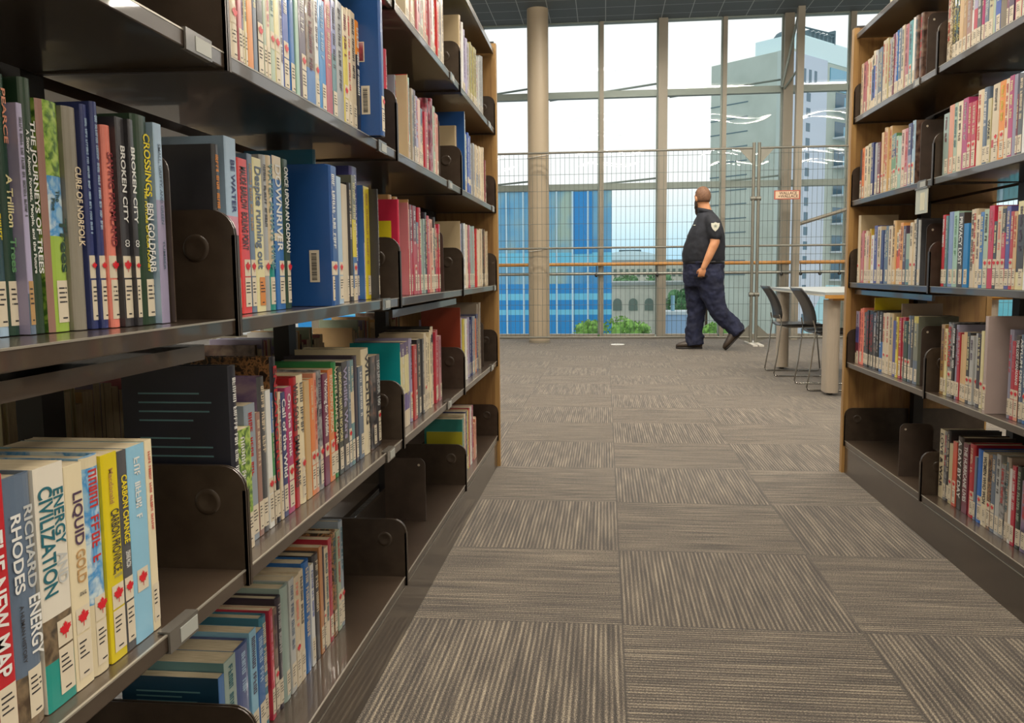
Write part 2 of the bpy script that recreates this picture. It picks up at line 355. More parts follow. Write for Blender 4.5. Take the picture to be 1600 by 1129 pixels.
def shelf_unit(parent, y0, y1, z, base, front=True, lip=.021):
    x0 = 0; o = MB(); g = .005
    pr = [(x0 - .0006, z - .0006), (x0, z - .002), (x0, z - lip + .0015), (x0 - .0008, z - lip), (x0 - .012, z - lip), (x0 - .012, z - .018), (x0 - DEPTH, z - .018), (x0 - DEPTH, z + .012), (x0 - DEPTH + .002, z + .012), (x0 - DEPTH + .002, z - .0005), (x0 - .003, z - .0005), (x0 - .002, z)]
    o.prism([(p[0], p[1]) for p in pr], y0 + g, y1 - g, M_METAL, 'y')
    sh = o.build('shelf', parent)
    MB().box(-.0024, .0006, y0 + g, y1 - g, z - .0018, z + .0003, M_HILITE).build('lip_highlight', sh)  # lip highlight painted as a thin pale strip
    for y, s_ in (((y0 + g - .002, 1), (y1 - g + .002, -1)) if z < Z0 + 4.5 * DZ else ()):
        bracket_mb(0, y, z, s_).build('end_bracket', sh)
    if base:
        k = MB(); k.box(-.012, -.004, y0, y1, 0, z - lip, M_METAL); k.box(-.0045, -.0015, y0 + g, y1 - g, z - lip - .007, z - lip - .0052, M_HILITE)  # second strip paints the bright line below the base lip
        k.build('kick_plate', parent)
    return sh
def bookcase(side, bays, yend, label):
    """local frame: x=0 is the shelf lip plane facing the aisle, -x into the rack, y up the aisle"""
    s = 1 if side == 'L' else -1
    root = thing('bookcase', ((-XL if side == 'L' else XR), 0, 0), label=label, cat='bookcase')
    if side == 'R': pass
    for (y0, y1) in bays:
        for k in range(6): shelf_unit(root, y0, y1, Z0 + k * DZ, k == 0)
    # rear face of the same double sided rack
    rear = []
    for (y0, y1) in bays:
        for k in range(6):
            o = MB(); z = Z0 + k * DZ; xb = -RACKW
            o.prism([(xb, z), (xb, z - .021), (xb + .012, z - .021), (xb + .012, z - .018), (xb + DEPTH, z - .018), (xb + DEPTH, z)], y0 + .005, y1 - .005, M_METAL, 'y')
            sh = o.build('shelf', root)
            for y in ((y0 + .004, y1 - .004) if k < 5 else ()):
                MB().prism([(xb, z), (xb + DEPTH, z), (xb + DEPTH, z + .15), (xb + .03, z + .15), (xb, z + .12)], y - .0015, y + .0015, M_BRACK, 'y').build('end_bracket', sh)
    ys = [bays[0][0]] + [b[1] for b in bays]
    for y in ys:
        MB().box(-RACKW / 2 - .02, -RACKW / 2 + .02, y - (.025 if y < yend - .1 else .05), y + (.025 if y < yend - .1 else 0), 0, 1.95, M_POST).build('upright', root)
    e = MB(); e.box(-RACKW, .0, yend + .002, yend + .030, 0, 1.965, M_OAK)
    e.box(-.012, .010, yend, yend + .034, 0, 1.965, M_OAKE); e.box(-RACKW - .010, -RACKW + .012, yend, yend + .034, 0, 1.965, M_OAKE)
    e.box(-RACKW, 0, yend, yend + .034, 1.965, 1.973, M_POST)
    e.build('end_panel', root)
    if side == 'R':
        for ch in root.children_recursive:
            if ch.type == 'MESH' and ch.parent == root: ch.scale.x = -1
    return root
LB = [(YA + (i - 1) * BAY, YA + i * BAY) for i in range(0, 4)]
RBY = [(YE - 2 * BAY, YE - BAY), (YE - BAY, YE), (YE, YE + BAY)]
bl = bookcase('L', LB, LB[-1][1], 'long dark metal double sided bookcase on the left, with an oak end panel')
br_ = bookcase('R', RBY, RBY[-1][1], 'dark metal double sided bookcase on the right, with an oak end panel')
# slide-out reference ledges below the eye-level shelf
def ledge(root, y0, y1, mirror):
    z = Z0 + 2 * DZ - .031; o = MB()
    o.prism([(-.022, z), (-.022, z - .02), (-.032, z - .02), (-.032, z - .004), (-.26, z - .004), (-.26, z)], y0, y1, M_METAL, 'y')
    m = o.build('slide_out_ledge', root)
    if mirror: m.scale.x = -1
ledge(bl, LB[0][0] + .02, LB[0][1] - .055, False); ledge(bl, LB[2][0] + .012, LB[2][1] - .015, False); ledge(br_, RBY[2][0] + .03, RBY[2][1] - .012, True)

# ------------------------------------------------------------------ books
PAGES = page_mat()
LEAF = [(0, 1), (.14, .72), (.32, .80), (.25, .38), (.48, .62), (.55, .50), (.92, .52), (.80, .28), (.95, .16), (.46, -.22), (.50, -.42), (.06, -.34), (.05, -.9),
        (-.05, -.9), (-.06, -.34), (-.50, -.42), (-.46, -.22), (-.95, .16), (-.80, .28), (-.92, .52), (-.55, .50), (-.48, .62), (-.25, .38), (-.32, .80), (-.14, .72)]
def spine_x(yy, t, hc):
    s = min(1, abs(2 * yy / t)); r = min(.0045, t * .28) if hc else .0009
    return -r * s ** (3.2 if hc else 9)
def cover_mb(t, h, D, hc, col, cov, bands, stripe=None):
    o = MB(); bt = .0022 if hc else .0006
    if hc: bt = min(bt, t * .2)
    ss = [-1, -.96, -.85, -.6, -.3, 0, .3, .6, .85, .96, 1] if hc else [-1, -.9, -.72, 0, .9, 1]
    sp = [(spine_x(s * t / 2, t, hc), s * t / 2) for s in ss]; xi = -(.006 if hc else .0018)
    zs = sorted(set([0, h] + [round(b[0] * h, 5) for b in (bands or [])] + [round(b[1] * h, 5) for b in (bands or [])]))
    mm = book_mat(col); mc = book_mat(cov or col)
    for z0, z1 in zip(zs, zs[1:]):
        m = mm; zc = (z0 + z1) / 2 / h
        for b in (bands or []):
            if b[0] <= zc <= b[1]: m = book_mat(b[2])
        vs = [(x, y, z0) for x, y in sp] + [(x, y, z1) for x, y in sp]; n = len(sp)
        for i in range(n - 1):
            mi = m
            if stripe and ss[i] < -.75: mi = book_mat(stripe)
            o.add([vs[i], vs[i + 1], vs[n + i + 1], vs[n + i]], [(0, 1, 2, 3)], mi, hc)
    for sg in (-1, 1):
        y = sg * t / 2; yi = sg * (t / 2 - bt); x1 = sp[0][0]
        q = [(-D, y), (x1, y), (xi, yi), (-D, yi)]
        vs = [(a, b, 0) for a, b in q] + [(a, b, h) for a, b in q]
        o.add(vs, [(0, 1, 5, 4), (2, 3, 7, 6), (3, 0, 4, 7), (4, 5, 6, 7), (3, 2, 1, 0)], mc)
    cap = sp + [(xi, t / 2 - bt), (xi, -t / 2 + bt)]
    n = len(cap)
    o.add([(a, b, h) for a, b in cap], [tuple(range(n))], mm); o.add([(a, b, 0) for a, b in cap], [tuple(range(n))[::-1]], mm)
    return o
def pages_mb(t, h, D, hc):
    bt = min(.0022, t * .2) if hc else .0006; a = .0035 if hc else .0004; xi = -(.0062 if hc else .002)
    return MB().box(-D + (.004 if hc else 0.0005), xi, -t / 2 + bt, t / 2 - bt, a, h - a, PAGES)
def strip(o, t, hc, y0, y1, z0, z1, m, off=.0004, n=5):
    ys = [y0 + (y1 - y0) * i / n for i in range(n + 1)]
    vs = [(spine_x(y, t, hc) + off, y, z0) for y in ys] + [(spine_x(y, t, hc) + off, y, z1) for y in ys]
    o.add(vs, [(i, i + 1, n + 2 + i, n + 1 + i) for i in range(n)], m, True)
def label_mb(t, hc, rnd, lc=None, lh=.046, z0=.010):
    o = MB(); w_ = min(t * .86, .023); yc = (t * .46 - w_ / 2) if t > .03 else t * .03
    m = book_mat(lc) if lc else LABEL
    strip(o, t, hc, yc - w_ / 2, yc + w_ / 2, z0, z0 + lh, m)
    for i, q in enumerate((.80, .69, .58, .47) if lh > .04 else (.7, .5)):
        ll = w_ * rnd.uniform(.35, .75); strip(o, t, hc, yc - w_ * .38, yc - w_ * .38 + ll, z0 + lh * q, z0 + lh * q + .0017, INK, .0006, 2)
    strip(o, t, hc, yc - w_ * .2, yc + w_ * .2, z0 + .004, z0 + .0057, INK, .0006, 2)
    return o, yc, w_
def leaf_mb(t, hc, yc, w_, z0=.058):
    o = MB(); w2 = max(w_, min(t * .95, .02)); strip(o, t, hc, yc - w2 / 2, yc + w2 / 2, z0, z0 + .026, LABEL)
    r = min(w2 * .46, .0095); zc = z0 + .014; xx = max(spine_x(yc, t, hc), -.001) + .0010
    o.add([(xx, yc + p[0] * r, zc + p[1] * r) for p in LEAF] + [(xx, yc, zc)], [(i, (i + 1) % len(LEAF), len(LEAF)) for i in range(len(LEAF))], LEAFRED)
    return o
def scribble_mb(t, hc, z_hi, z_lo, size, m, rnd, yc=0):
    """illegible lettering: small upright strokes grouped as words, running down the spine"""
    o = MB(); z = z_hi; hgt = size
    while z > z_lo:
        wl = rnd.choice([3, 4, 5, 6, 7])
        for c in range(wl):
            cw = size * rnd.uniform(.45, .7)
            if z - cw < z_lo: break
            st = size * .16; y0, y1 = yc - hgt / 2, yc + hgt / 2; kind = rnd.randrange(5)
            strip(o, t, hc, y0, y1, z - st, z, m, .0005, 2)
            if kind in (0, 1, 4): strip(o, t, hc, y0, y1, z - cw * .8, z - cw * .8 + st, m, .0005, 2)
            if kind in (0, 2, 4): strip(o, t, hc, y1 - st, y1, z - cw * .8, z, m, .0005, 1)
            if kind in (1, 2, 3): strip(o, t, hc, yc - st / 2, yc + st / 2, z - cw * .8, z, m, .0005, 1)
            if kind in (3, 4): strip(o, t, hc, y0, y0 + st, z - cw * .8, z, m, .0005, 1)
            z -= cw
        z -= size * .55
    return o
def ink(c):
    k = 'lettering_' + c
    return plain(k, PAL[c], .5) if k not in MATS else MATS[k]
def text_mesh(name, cu, parent):
    tmp = bpy.data.objects.new('tmp', cu); COL.objects.link(tmp); dg = bpy.context.evaluated_depsgraph_get()
    me = bpy.data.meshes.new_from_object(tmp.evaluated_get(dg)); bpy.data.objects.remove(tmp)
    if not me.materials: me.materials.append(cu.materials[0])
    return link(bpy.data.objects.new(name, me), parent)
def lettering(parent, name, s, size, m, z_hi, length, x, yc=0):
    cu = bpy.data.curves.new(name, 'FONT'); cu.body = s.strip(); cu.size = size; cu.align_x = 'LEFT'; cu.align_y = 'CENTER'; cu.offset = size * .022
    cu.materials.append(m); o = text_mesh(name, cu, parent)
    wd = max(v.co.x for v in o.data.vertices); sx_ = min(2.3, length / wd)
    o.matrix_local = Matrix(((0, 0, 1, x), (0, 1, 0, yc), (-sx_, 0, 0, z_hi), (0, 0, 0, 1)))
    return o
def luminance(c):
    r = lin(PAL[c]) if c in PAL else (.25, .25, .25); return .3 * r[0] + .6 * r[1] + .1 * r[2]
ORD = ['first', 'second', 'third', 'fourth', 'fifth', 'sixth', 'seventh', 'eighth', 'ninth', 'tenth', 'eleventh', 'twelfth', 'thirteenth', 'fourteenth', 'fifteenth',
       'sixteenth', 'seventeenth', 'eighteenth', 'nineteenth', 'twentieth'] 
ORD += ['twenty-' + q for q in ORD[:9]] + ['thirtieth', 'thirty-first', 'thirty-second', 'thirty-third', 'thirty-fourth', 'thirty-fifth']
SHELF = ['bottom shelf', 'second shelf up', 'third shelf up', 'fourth shelf up', 'fifth shelf up', 'topmost shelf']
def bayname(r, b): return ({0: 'nearest', 1: 'second', 2: 'third', 3: 'farthest'}[b] if r == 'L' else {2: 'nearer', 3: 'farther'}[b])
def article_t(t): return 'thin ' if t < .013 else ('thick ' if t > .033 else '')
ROWS=[
('L',0,2,0.8073,[
(20.4,250,'inkteal',100,dict(T='~',tc='yellow',b=[(0, 0.12, 'lblue'), (0.78, 0.84, 'yellow')])),(15.4,265,'dgreen',100,dict(n='Trillion Trees',X=[('PEARCE', 0.95, 0.74, 0.4, 0.1, 'salmon2'), ('A Trillion', 0.62, 0.42, 0.6, 0.1, 'butter'), ('Trees', 0.38, 0.24, 0.6, 0.1, 'green2')],hc=1)),(9,238,'lilac',90,dict(T='~',tc='dgrey',b=[(0.0, 0.18, 'slate')],lc='tan')),(18.5,266,'forest',90,dict(n='JOURNEYS OF TREES',X=[('THE JOURNEYS OF TREES', 0.84, 0.24, 0.42, 0.22, 'white'), ('A Story About Forests, People, and the Future', 0.8, 0.24, 0.26, -0.24, 'white')],hc=1)),(37.5,248,'leaf',85,dict(n='Trees',X=[('The', 0.62, 0.57, 0.18, 0.1, 'dgreen'), ('Pine', 0.585, 0.53, 0.18, -0.12, 'dgreen'), ('Trees', 0.5, 0.24, 0.34, 0.26, 'dgreen')],ts=0.75,stripe='brownrose',b=[(0.42, 0.68, 'sky'), (0.0, 0.42, 'lime'), (0.68, 1, 'leaf')])),(24,247,'taupe',80,dict(n='CURE OF NORFOLK',X=[('CURE OF NORFOLK', 0.74, 0.38, 0.48, 0.2, 'cream')],hc=1,lc='tan',lh=0.03,ts=0.5)),(11.7,253,'navy',75,dict(T='~',tc='lblue',m=1,hc=1,ts=0.45)),(12.2,258,'navy',70,dict(T='~',tc='lblue',m=1,hc=1,ts=0.5)),(16.7,234,'salmon',65,dict(n='SAVING FARMLAND',X=[('SAVING FARMLAND', 0.87, 0.36, 0.66, 0.02, 'crimsondk')],m=1,ts=0.8)),(18.9,246,'char',60,dict(n='BROKEN CITY',X=[('BROKEN CITY', 0.87, 0.5, 0.52, 0.08, 'white'), ('CO', 0.42, 0.37, 0.5, 0.08, 'white')],m=1)),(11.2,246,'char',55,dict(n='BROKEN CITY',X=[('BROKEN CITY', 0.87, 0.5, 0.75, 0.02, 'white'), ('CO', 0.42, 0.37, 0.7, 0.02, 'white')],m=1)),(37.3,255,'forest',55,dict(n='CROSSINGS',X=[('CROSSINGS', 0.92, 0.62, 0.4, 0.24, 'yellow'), ('BEN GOLDFARB', 0.59, 0.22, 0.42, 0.26, 'white'), ('THE FUTURE OF OUR PLANET', 0.66, 0.22, 0.14, 0, 'yellow')],hc=1)),(20.8,250,'lblue',50,dict(n='GRITTY AND GREEN',X=[('SMALL, GRITTY, AND GREEN', 0.9, 0.5, 0.3, 0.05, 'slate'), ('TUMBER', 0.42, 0.27, 0.25, 0.05, 'slate')],b=[(0, 0.62, 'lilac'), (0.62, 1, 'lblue')],ts=0.4)),])
,('L',1,2,1.2074,[
(19.1,248,'char',50,dict(T='~',tc='orange')),(16,),(42,265,'lblue',50,dict(n='BE WATER',X=[('BE WATER', 0.88, 0.58, 0.34, 0.1, 'navy'), ('SIEG', 0.33, 0.24, 0.3, 0.1, 'lgrey')],b=[(0, 0.36, 'tealgrey'), (0.36, 0.56, 'pink'), (0.56, 1, 'lblue')],ts=0.5)),(38.7,239,'red',50,dict(T='MAUDE BARLOW  BOILING POINT',tc='char',m=1,ts=0.6,n='BOILING POINT')),(20.2,250,'slate',50,dict(T='~',tc='tan',m=1,ts=0.5)),(36.8,247,'butter',50,dict(T='Despite running out',tc='slate',ts=0.7,lc='orange',n='running out')),(24.7,256,'grey',50,dict(T='~',tc='char',ts=0.5)),(22.7,258,'cream',50,dict(T='WATER ALWAYS WINS',tc='tealgrey',b=[(0, 0.3, 'teal')],ts=0.8)),(41.4,261,'blue',50,dict(T='DOWNRIVER',tc='white',b=[(0, 0.45, 'blue'), (0.45, 0.5, 'cream'), (0.5, 0.85, 'midblue'), (0.85, 1, 'cream')],m=1,ts=0.85)),(37.4,261,'dgreen',50,dict(T='ONCE UPON AN OLDMAN',tc='white',m=1,hc=1,ts=0.5)),(77,),(14,262,'deepblue',0,dict(T='~',tc='white',m=1,hc=1,ts=0.3,d=0.2,bc=1)),(67.8,266,'deepblue',10,dict(T='~',tc='white',m=1,hc=1)),(49.1,253,'lblue',20,dict(T='',m=1)),(76,),(14,321,'tealblue',100,dict(hc=1,T='')),(58.5,252,'cream',50,dict(T='')),(24.4,259,'char',50),(30.1,278,'olivegrey',50,dict(b=[(0, 0.1, 'cream'), (0.1, 0.35, 'midblue'), (0.35, 0.65, 'yellow'), (0.65, 1, 'olivegrey')])),(60.4,302,'indigo',60,dict(hc=1)),(5.3,264,'midblue',50,dict(T='~',tc='white',b=[(0, 0.5, 'lilac'), (0.5, 1, 'navy')],ts=0.6,tiny=1)),(47.3,263,'yellow',50,dict(T='~',tc='tan',ts=0.5)),(6,260,'char',30,dict(T='~',tc='white',hc=1,ts=0.5,tiny=1)),])
,('L',1,3,1.188,[
(15.3,208,'salmon',15),(26.4,235,'char',15,dict(T='~',tc='white',m=1,ts=0.6,b=[(0, 0.45, 'cream'), (0.45, 1, 'char')])),(13.1,202,'rose',15),(7.8,235,'lilacgrey',15),(10.1,230,'butter',15),(21.9,203,'orange',15,dict(T='',L=0)),(15.5,239,'slate',15,dict(L=0)),(24.5,213,'black',15,dict(m=1,b=[(0.93, 1, 'white'), (0, 0.93, 'black')])),(12.6,226,'sage',15),(15.4,208,'cream',15,dict(T='~',tc='pink')),(18.5,230,'sage',15,dict(m=1)),(21.7,207,'butter',15,dict(m=1)),(13.9,229,'white',15,dict(L=0)),(27.2,225,'royal',15,dict(T='~',tc='white',m=1)),(32.9,239,'blue',15,dict(T='')),(17,235,'mint',15,dict(L=0)),(35.2,208,'plumdark',15,dict(T='~',tc='white',m=1)),(47.3,225,'photo',15,dict(L=0,b=[(0, 0.3, 'midblue'), (0.3, 1, 'photo')])),(21.2,243,'white',15),(40.3,208,'brightblue',15,dict(T='~',tc='lblue')),(38.4,221,'roseRed',15,dict(L=0)),(28,228,'lilacblue',15,dict(b=[(0, 0.55, 'tealgrey'), (0.55, 1, 'lilacblue')])),(45.9,237,'grey',15,dict(T='~',tc='char')),(30.5,236,'yellow2',15,dict(b=[(0, 0.75, 'yellow2'), (0.75, 1, 'cream')],m=1)),(22.5,241,'cream',15),(37.2,244,'cream',15),(33.8,235,'navyblk',15,dict(b=[(0, 0.7, 'navyblk'), (0.7, 1, 'orange')],T='~',tc='white',ts=0.8)),(30,290,'deepblue',-30,dict(hc=1,T='',bc=1,pic=1,d=0.18)),])
,('L',2,3,2.2573,[
(20.2,283,'pinkred',60,dict(T='~',tc='white')),(35,),(16,229,'slategrey',50),(6,231,'tancream',20,dict(tiny=1)),(6,234,'red2',20,dict(b=[(0, 0.92, 'red2'), (0.92, 1, 'olive')],L=0,tiny=1)),(14.4,227,'mint',20,dict(tiny=1)),(25.8,198,'tangrey',26,dict(tiny=1)),(25.8,207,'tangrey',20,dict(tiny=1)),(24.6,209,'plumdark',20,dict(tiny=1)),(29.3,197,'lilac',20),(34.4,195,'rosecream',20),(29,166,'cream',23,dict(b=[(0, 0.78, 'cream'), (0.78, 1, 'slate')],T='~',tc='slate',tiny=1)),(29,180,'cream',26,dict(b=[(0, 0.78, 'cream'), (0.78, 1, 'slate')],T='~',tc='slate',tiny=1)),(46.4,175,'crimson',20),(25.9,224,'maroonphoto',23,dict(hc=1,L=0,tiny=1)),(25.9,219,'maroonphoto',20,dict(hc=1,L=0,tiny=1)),(25.9,233,'maroonphoto',20,dict(hc=1,L=0,tiny=1)),(35.5,215,'sage',20,dict(tiny=1)),(47.1,200,'salmon2',20),])
,('L',3,3,3.2663,[
(21.3,253,'tancream',50,dict(tiny=1)),(6,307,'lblue2',20,dict(cov='deepblue',tiny=1)),(6,299,'white',20,dict(tiny=1)),(6,278,'white',20,dict(tiny=1)),(24.8,225,'sage',20,dict(tiny=1)),(27.4,232,'royal',23,dict(b=[(0, 0.2, 'royal'), (0.2, 0.3, 'cream'), (0.3, 1, 'royal')],L=0,tiny=1)),(27.4,241,'royal',20,dict(b=[(0, 0.2, 'royal'), (0.2, 0.3, 'cream'), (0.3, 1, 'royal')],L=0,tiny=1)),(27.4,241,'royal',23,dict(b=[(0, 0.2, 'royal'), (0.2, 0.3, 'cream'), (0.3, 1, 'royal')],L=0,tiny=1)),(27.4,232,'royal',26,dict(b=[(0, 0.2, 'royal'), (0.2, 0.3, 'cream'), (0.3, 1, 'royal')],L=0,tiny=1)),(27.4,241,'royal',26,dict(b=[(0, 0.2, 'royal'), (0.2, 0.3, 'cream'), (0.3, 1, 'royal')],L=0,tiny=1)),(34.5,212,'grey',26,dict(tiny=1)),(34.5,217,'grey',20,dict(tiny=1)),(34.5,226,'grey',26,dict(tiny=1)),(27.5,224,'cream',20,dict(b=[(0, 0.2, 'cream'), (0.2, 0.5, 'grey'), (0.5, 1, 'cream')],tiny=1)),(27.5,214,'cream',20,dict(b=[(0, 0.2, 'cream'), (0.2, 0.5, 'grey'), (0.5, 1, 'cream')],tiny=1)),(27.5,214,'cream',23,dict(b=[(0, 0.2, 'cream'), (0.2, 0.5, 'grey'), (0.5, 1, 'cream')],tiny=1)),(27.5,228,'cream',20,dict(b=[(0, 0.2, 'cream'), (0.2, 0.5, 'grey'), (0.5, 1, 'cream')],tiny=1)),(31.8,234,'cream',23,dict(tiny=1)),(31.8,234,'cream',26,dict(tiny=1)),(31.8,239,'cream',23,dict(tiny=1)),(31.8,243,'cream',20,dict(tiny=1)),(30.8,196,'crimsondk',26,dict(tiny=1)),(30.8,196,'crimsondk',20,dict(tiny=1)),])
,('L',2,4,2.282,[
(49,),(32,230,'cream',20,dict(T='~',tc='red')),(27.2,243,'rosecream',23,dict(T='')),(27.2,243,'rosecream',20,dict(T='')),(28.4,228,'olivecream',23),(28.4,228,'olivecream',26),(42.3,208,'rose',20),(26.1,230,'grey',20,dict(tiny=1)),(17.7,224,'sage',20,dict(tiny=1)),(36.2,227,'salmon2',20),(28.1,198,'red2',26,dict(tiny=1)),(28.1,212,'red2',26,dict(tiny=1)),(38.9,203,'rose',20),(25.1,204,'white',20,dict(tiny=1)),(25.1,213,'white',23,dict(tiny=1)),(31.4,186,'red2',26,dict(tiny=1)),(31.4,200,'red2',20,dict(tiny=1)),(43.5,221,'tangrey',20),(33.6,231,'cream',20,dict(tiny=1)),])
,('L',3,4,3.1405,[
(65,),(32,279,'tancream',20,dict(hc=1)),(29.1,261,'white',26,dict(tiny=1)),(29.1,270,'white',20,dict(tiny=1)),(26.4,250,'lilac',20,dict(tiny=1)),(26.4,259,'lilac',23,dict(tiny=1)),(46.6,235,'lilac',20,dict(tiny=1)),(28,231,'tangrey',23,dict(tiny=1)),(28,235,'tangrey',23,dict(tiny=1)),(28.5,244,'olive2',26,dict(hc=1,tiny=1)),(28.5,253,'olive2',23,dict(hc=1,tiny=1)),(28.5,249,'olive2',23,dict(hc=1,tiny=1)),(28.5,249,'olive2',20,dict(hc=1,tiny=1)),(28.5,253,'olive2',20,dict(hc=1,tiny=1)),(28.5,253,'olive2',20,dict(hc=1,tiny=1)),(30.7,242,'lgrey',26,dict(tiny=1)),(30.7,242,'lgrey',26,dict(tiny=1)),(30.7,246,'lgrey',20,dict(tiny=1)),(32.3,256,'grey',26,dict(tiny=1)),(32.3,266,'grey',23,dict(tiny=1)),(32.3,270,'grey',20,dict(tiny=1)),])
,('L',2,2,2.1572,[
(81,),(12,253,'pinkred',30,dict(hc=1,ys=1,T='')),(32.8,267,'tan',56),(32.8,258,'tan',53),(32.8,267,'tan',56),(6,253,'rose',30,dict(b=[(0, 0.5, 'crimson'), (0.5, 1, 'rose')],tiny=1)),(6,262,'tan',30,dict(tiny=1)),(6,235,'white',30,dict(tiny=1)),(41.3,250,'crimson',30,dict(b=[(0, 0.6, 'crimson'), (0.6, 1, 'maroon')],T='~',tc='white')),(46,250,'crimson',30,dict(b=[(0, 0.6, 'crimson'), (0.6, 1, 'maroon')],T='~',tc='white')),(30.2,206,'slate',30,dict(b=[(0, 0.7, 'roseRed'), (0.7, 1, 'slate')])),(39.9,250,'crimson',30),(25.3,217,'sagegrey',33,dict(tiny=1)),(25.3,221,'sagegrey',30,dict(tiny=1)),(28.4,242,'navyblk',30,dict(tiny=1)),(33.9,234,'crimson',30),(50,226,'salmon2',30),(25.7,201,'cream',30,dict(tiny=1)),(20.9,236,'char',30,dict(tiny=1)),(25.2,214,'crimson',33,dict(b=[(0, 0.65, 'crimson'), (0.65, 0.85, 'photo'), (0.85, 1, 'crimson')],tiny=1)),(25.2,204,'crimson',33,dict(b=[(0, 0.65, 'crimson'), (0.65, 0.85, 'photo'), (0.85, 1, 'crimson')],tiny=1)),(25.2,218,'crimson',30,dict(b=[(0, 0.65, 'crimson'), (0.65, 0.85, 'photo'), (0.85, 1, 'crimson')],tiny=1)),])
,('L',3,2,3.1169,[
(94,),(4,252,'tancream',30),(36.6,242,'lilac',30,dict(tiny=1)),(45,247,'char',30,dict(tiny=1)),(27.1,246,'white',33,dict(tiny=1)),(27.1,250,'white',33,dict(tiny=1)),(47.8,247,'cream',30,dict(tiny=1)),(37.1,245,'rose',36,dict(b=[(0, 0.4, 'crimson'), (0.4, 1, 'rose')],tiny=1)),(37.1,249,'rose',33,dict(b=[(0, 0.4, 'crimson'), (0.4, 1, 'rose')],tiny=1)),(28.8,246,'sagegrey',33,dict(tiny=1)),(28.8,246,'sagegrey',30,dict(tiny=1)),(28.8,250,'sagegrey',30,dict(tiny=1)),(27.4,236,'red2',33,dict(L=0,tiny=1)),(27.4,241,'red2',36,dict(L=0,tiny=1)),(27.4,241,'red2',30,dict(L=0,tiny=1)),(27.4,245,'red2',33,dict(L=0,tiny=1)),(29.3,241,'cream',30,dict(tiny=1)),(29.3,241,'cream',30,dict(tiny=1)),(29.3,241,'cream',36,dict(tiny=1)),(29.3,250,'cream',36,dict(tiny=1)),(29.3,250,'cream',33,dict(tiny=1)),(27.6,253,'photo',33,dict(tiny=1)),(27.6,239,'photo',30,dict(tiny=1)),(27.6,253,'photo',33,dict(tiny=1)),(32.5,245,'cream',36,dict(tiny=1)),(32.5,245,'cream',33,dict(tiny=1)),(32.5,249,'cream',33,dict(tiny=1)),])
,('L',0,1,0.6607,[
(32.4,246,'red3',20,dict(n='THE NEW MAP',X=[('DANIEL', 0.97, 0.86, 0.2, 0.1, 'rose'), ('YERGIN', 0.96, 0.86, 0.2, -0.18, 'rose'), ('THE NEW MAP', 0.8, 0.16, 0.62, -0.02, 'white')])),(40,239,'slate',20,dict(n='ENERGY',X=[('RHODES', 0.86, 0.55, 0.34, -0.22, 'white'), ('RICHARD', 0.88, 0.55, 0.3, 0.22, 'lgrey'), ('ENERGY', 0.52, 0.2, 0.4, 0.24, 'white'), ('A HUMAN HISTORY', 0.5, 0.18, 0.13, -0.2, 'char')],b=[(0, 0.22, 'photo'), (0.22, 1, 'slate')])),(45.4,239,'offwhite',20,dict(n='CIVILIZATION',X=[('CIVILIZATION', 0.92, 0.47, 0.46, -0.2, 'tealdk'), ('ENERGY', 0.9, 0.66, 0.34, 0.24, 'tealdk'), ('AND', 0.63, 0.5, 0.34, 0.24, 'lgrey')],m=1,b=[(0, 0.2, 'teal'), (0.2, 0.38, 'photo'), (0.38, 1, 'offwhite')])),(30.1,231,'cream2',20,dict(n='LIQUID GOLD',X=[('LIQUID', 0.88, 0.64, 0.5, 0.08, 'plumdark'), ('GOLD', 0.62, 0.47, 0.5, 0.08, 'tan'), ('CALVERT', 0.43, 0.27, 0.36, 0.08, 'char')],m=1,ts=0.6,hc=0)),(32.3,233,'sky',20,dict(T='~',tc='red2',m=1,ts=0.6,b=[(0, 0.33, 'cream2'), (0.33, 0.95, 'sky'), (0.95, 1, 'cream2')])),(30.9,229,'yellow',20,dict(n='CARBON PROVINCE',X=[('Macdonald', 0.93, 0.76, 0.26, 0, 'ochre'), ('CARBON PROVINCE,', 0.73, 0.42, 0.5, 0.1, 'char'), ('HYDRO PR', 0.4, 0.24, 0.5, 0.1, 'olivegrey')],m=1)),(18.2,227,'dgrey',20,dict(n='CARBON CHANGE',X=[('CARBON CHANGE', 0.88, 0.54, 0.6, 0, 'yellow'), ('DENNIS McCON', 0.5, 0.24, 0.5, 0, 'white')],m=1)),(38.5,227,'lblue3',20,dict(T='~',T2='for Canada',tc='white',m=1,ts=0.4)),(16,228,'cream2',20,dict(T='~',tc='red2',ts=0.4)),])
,('L',1,1,1.1638,[
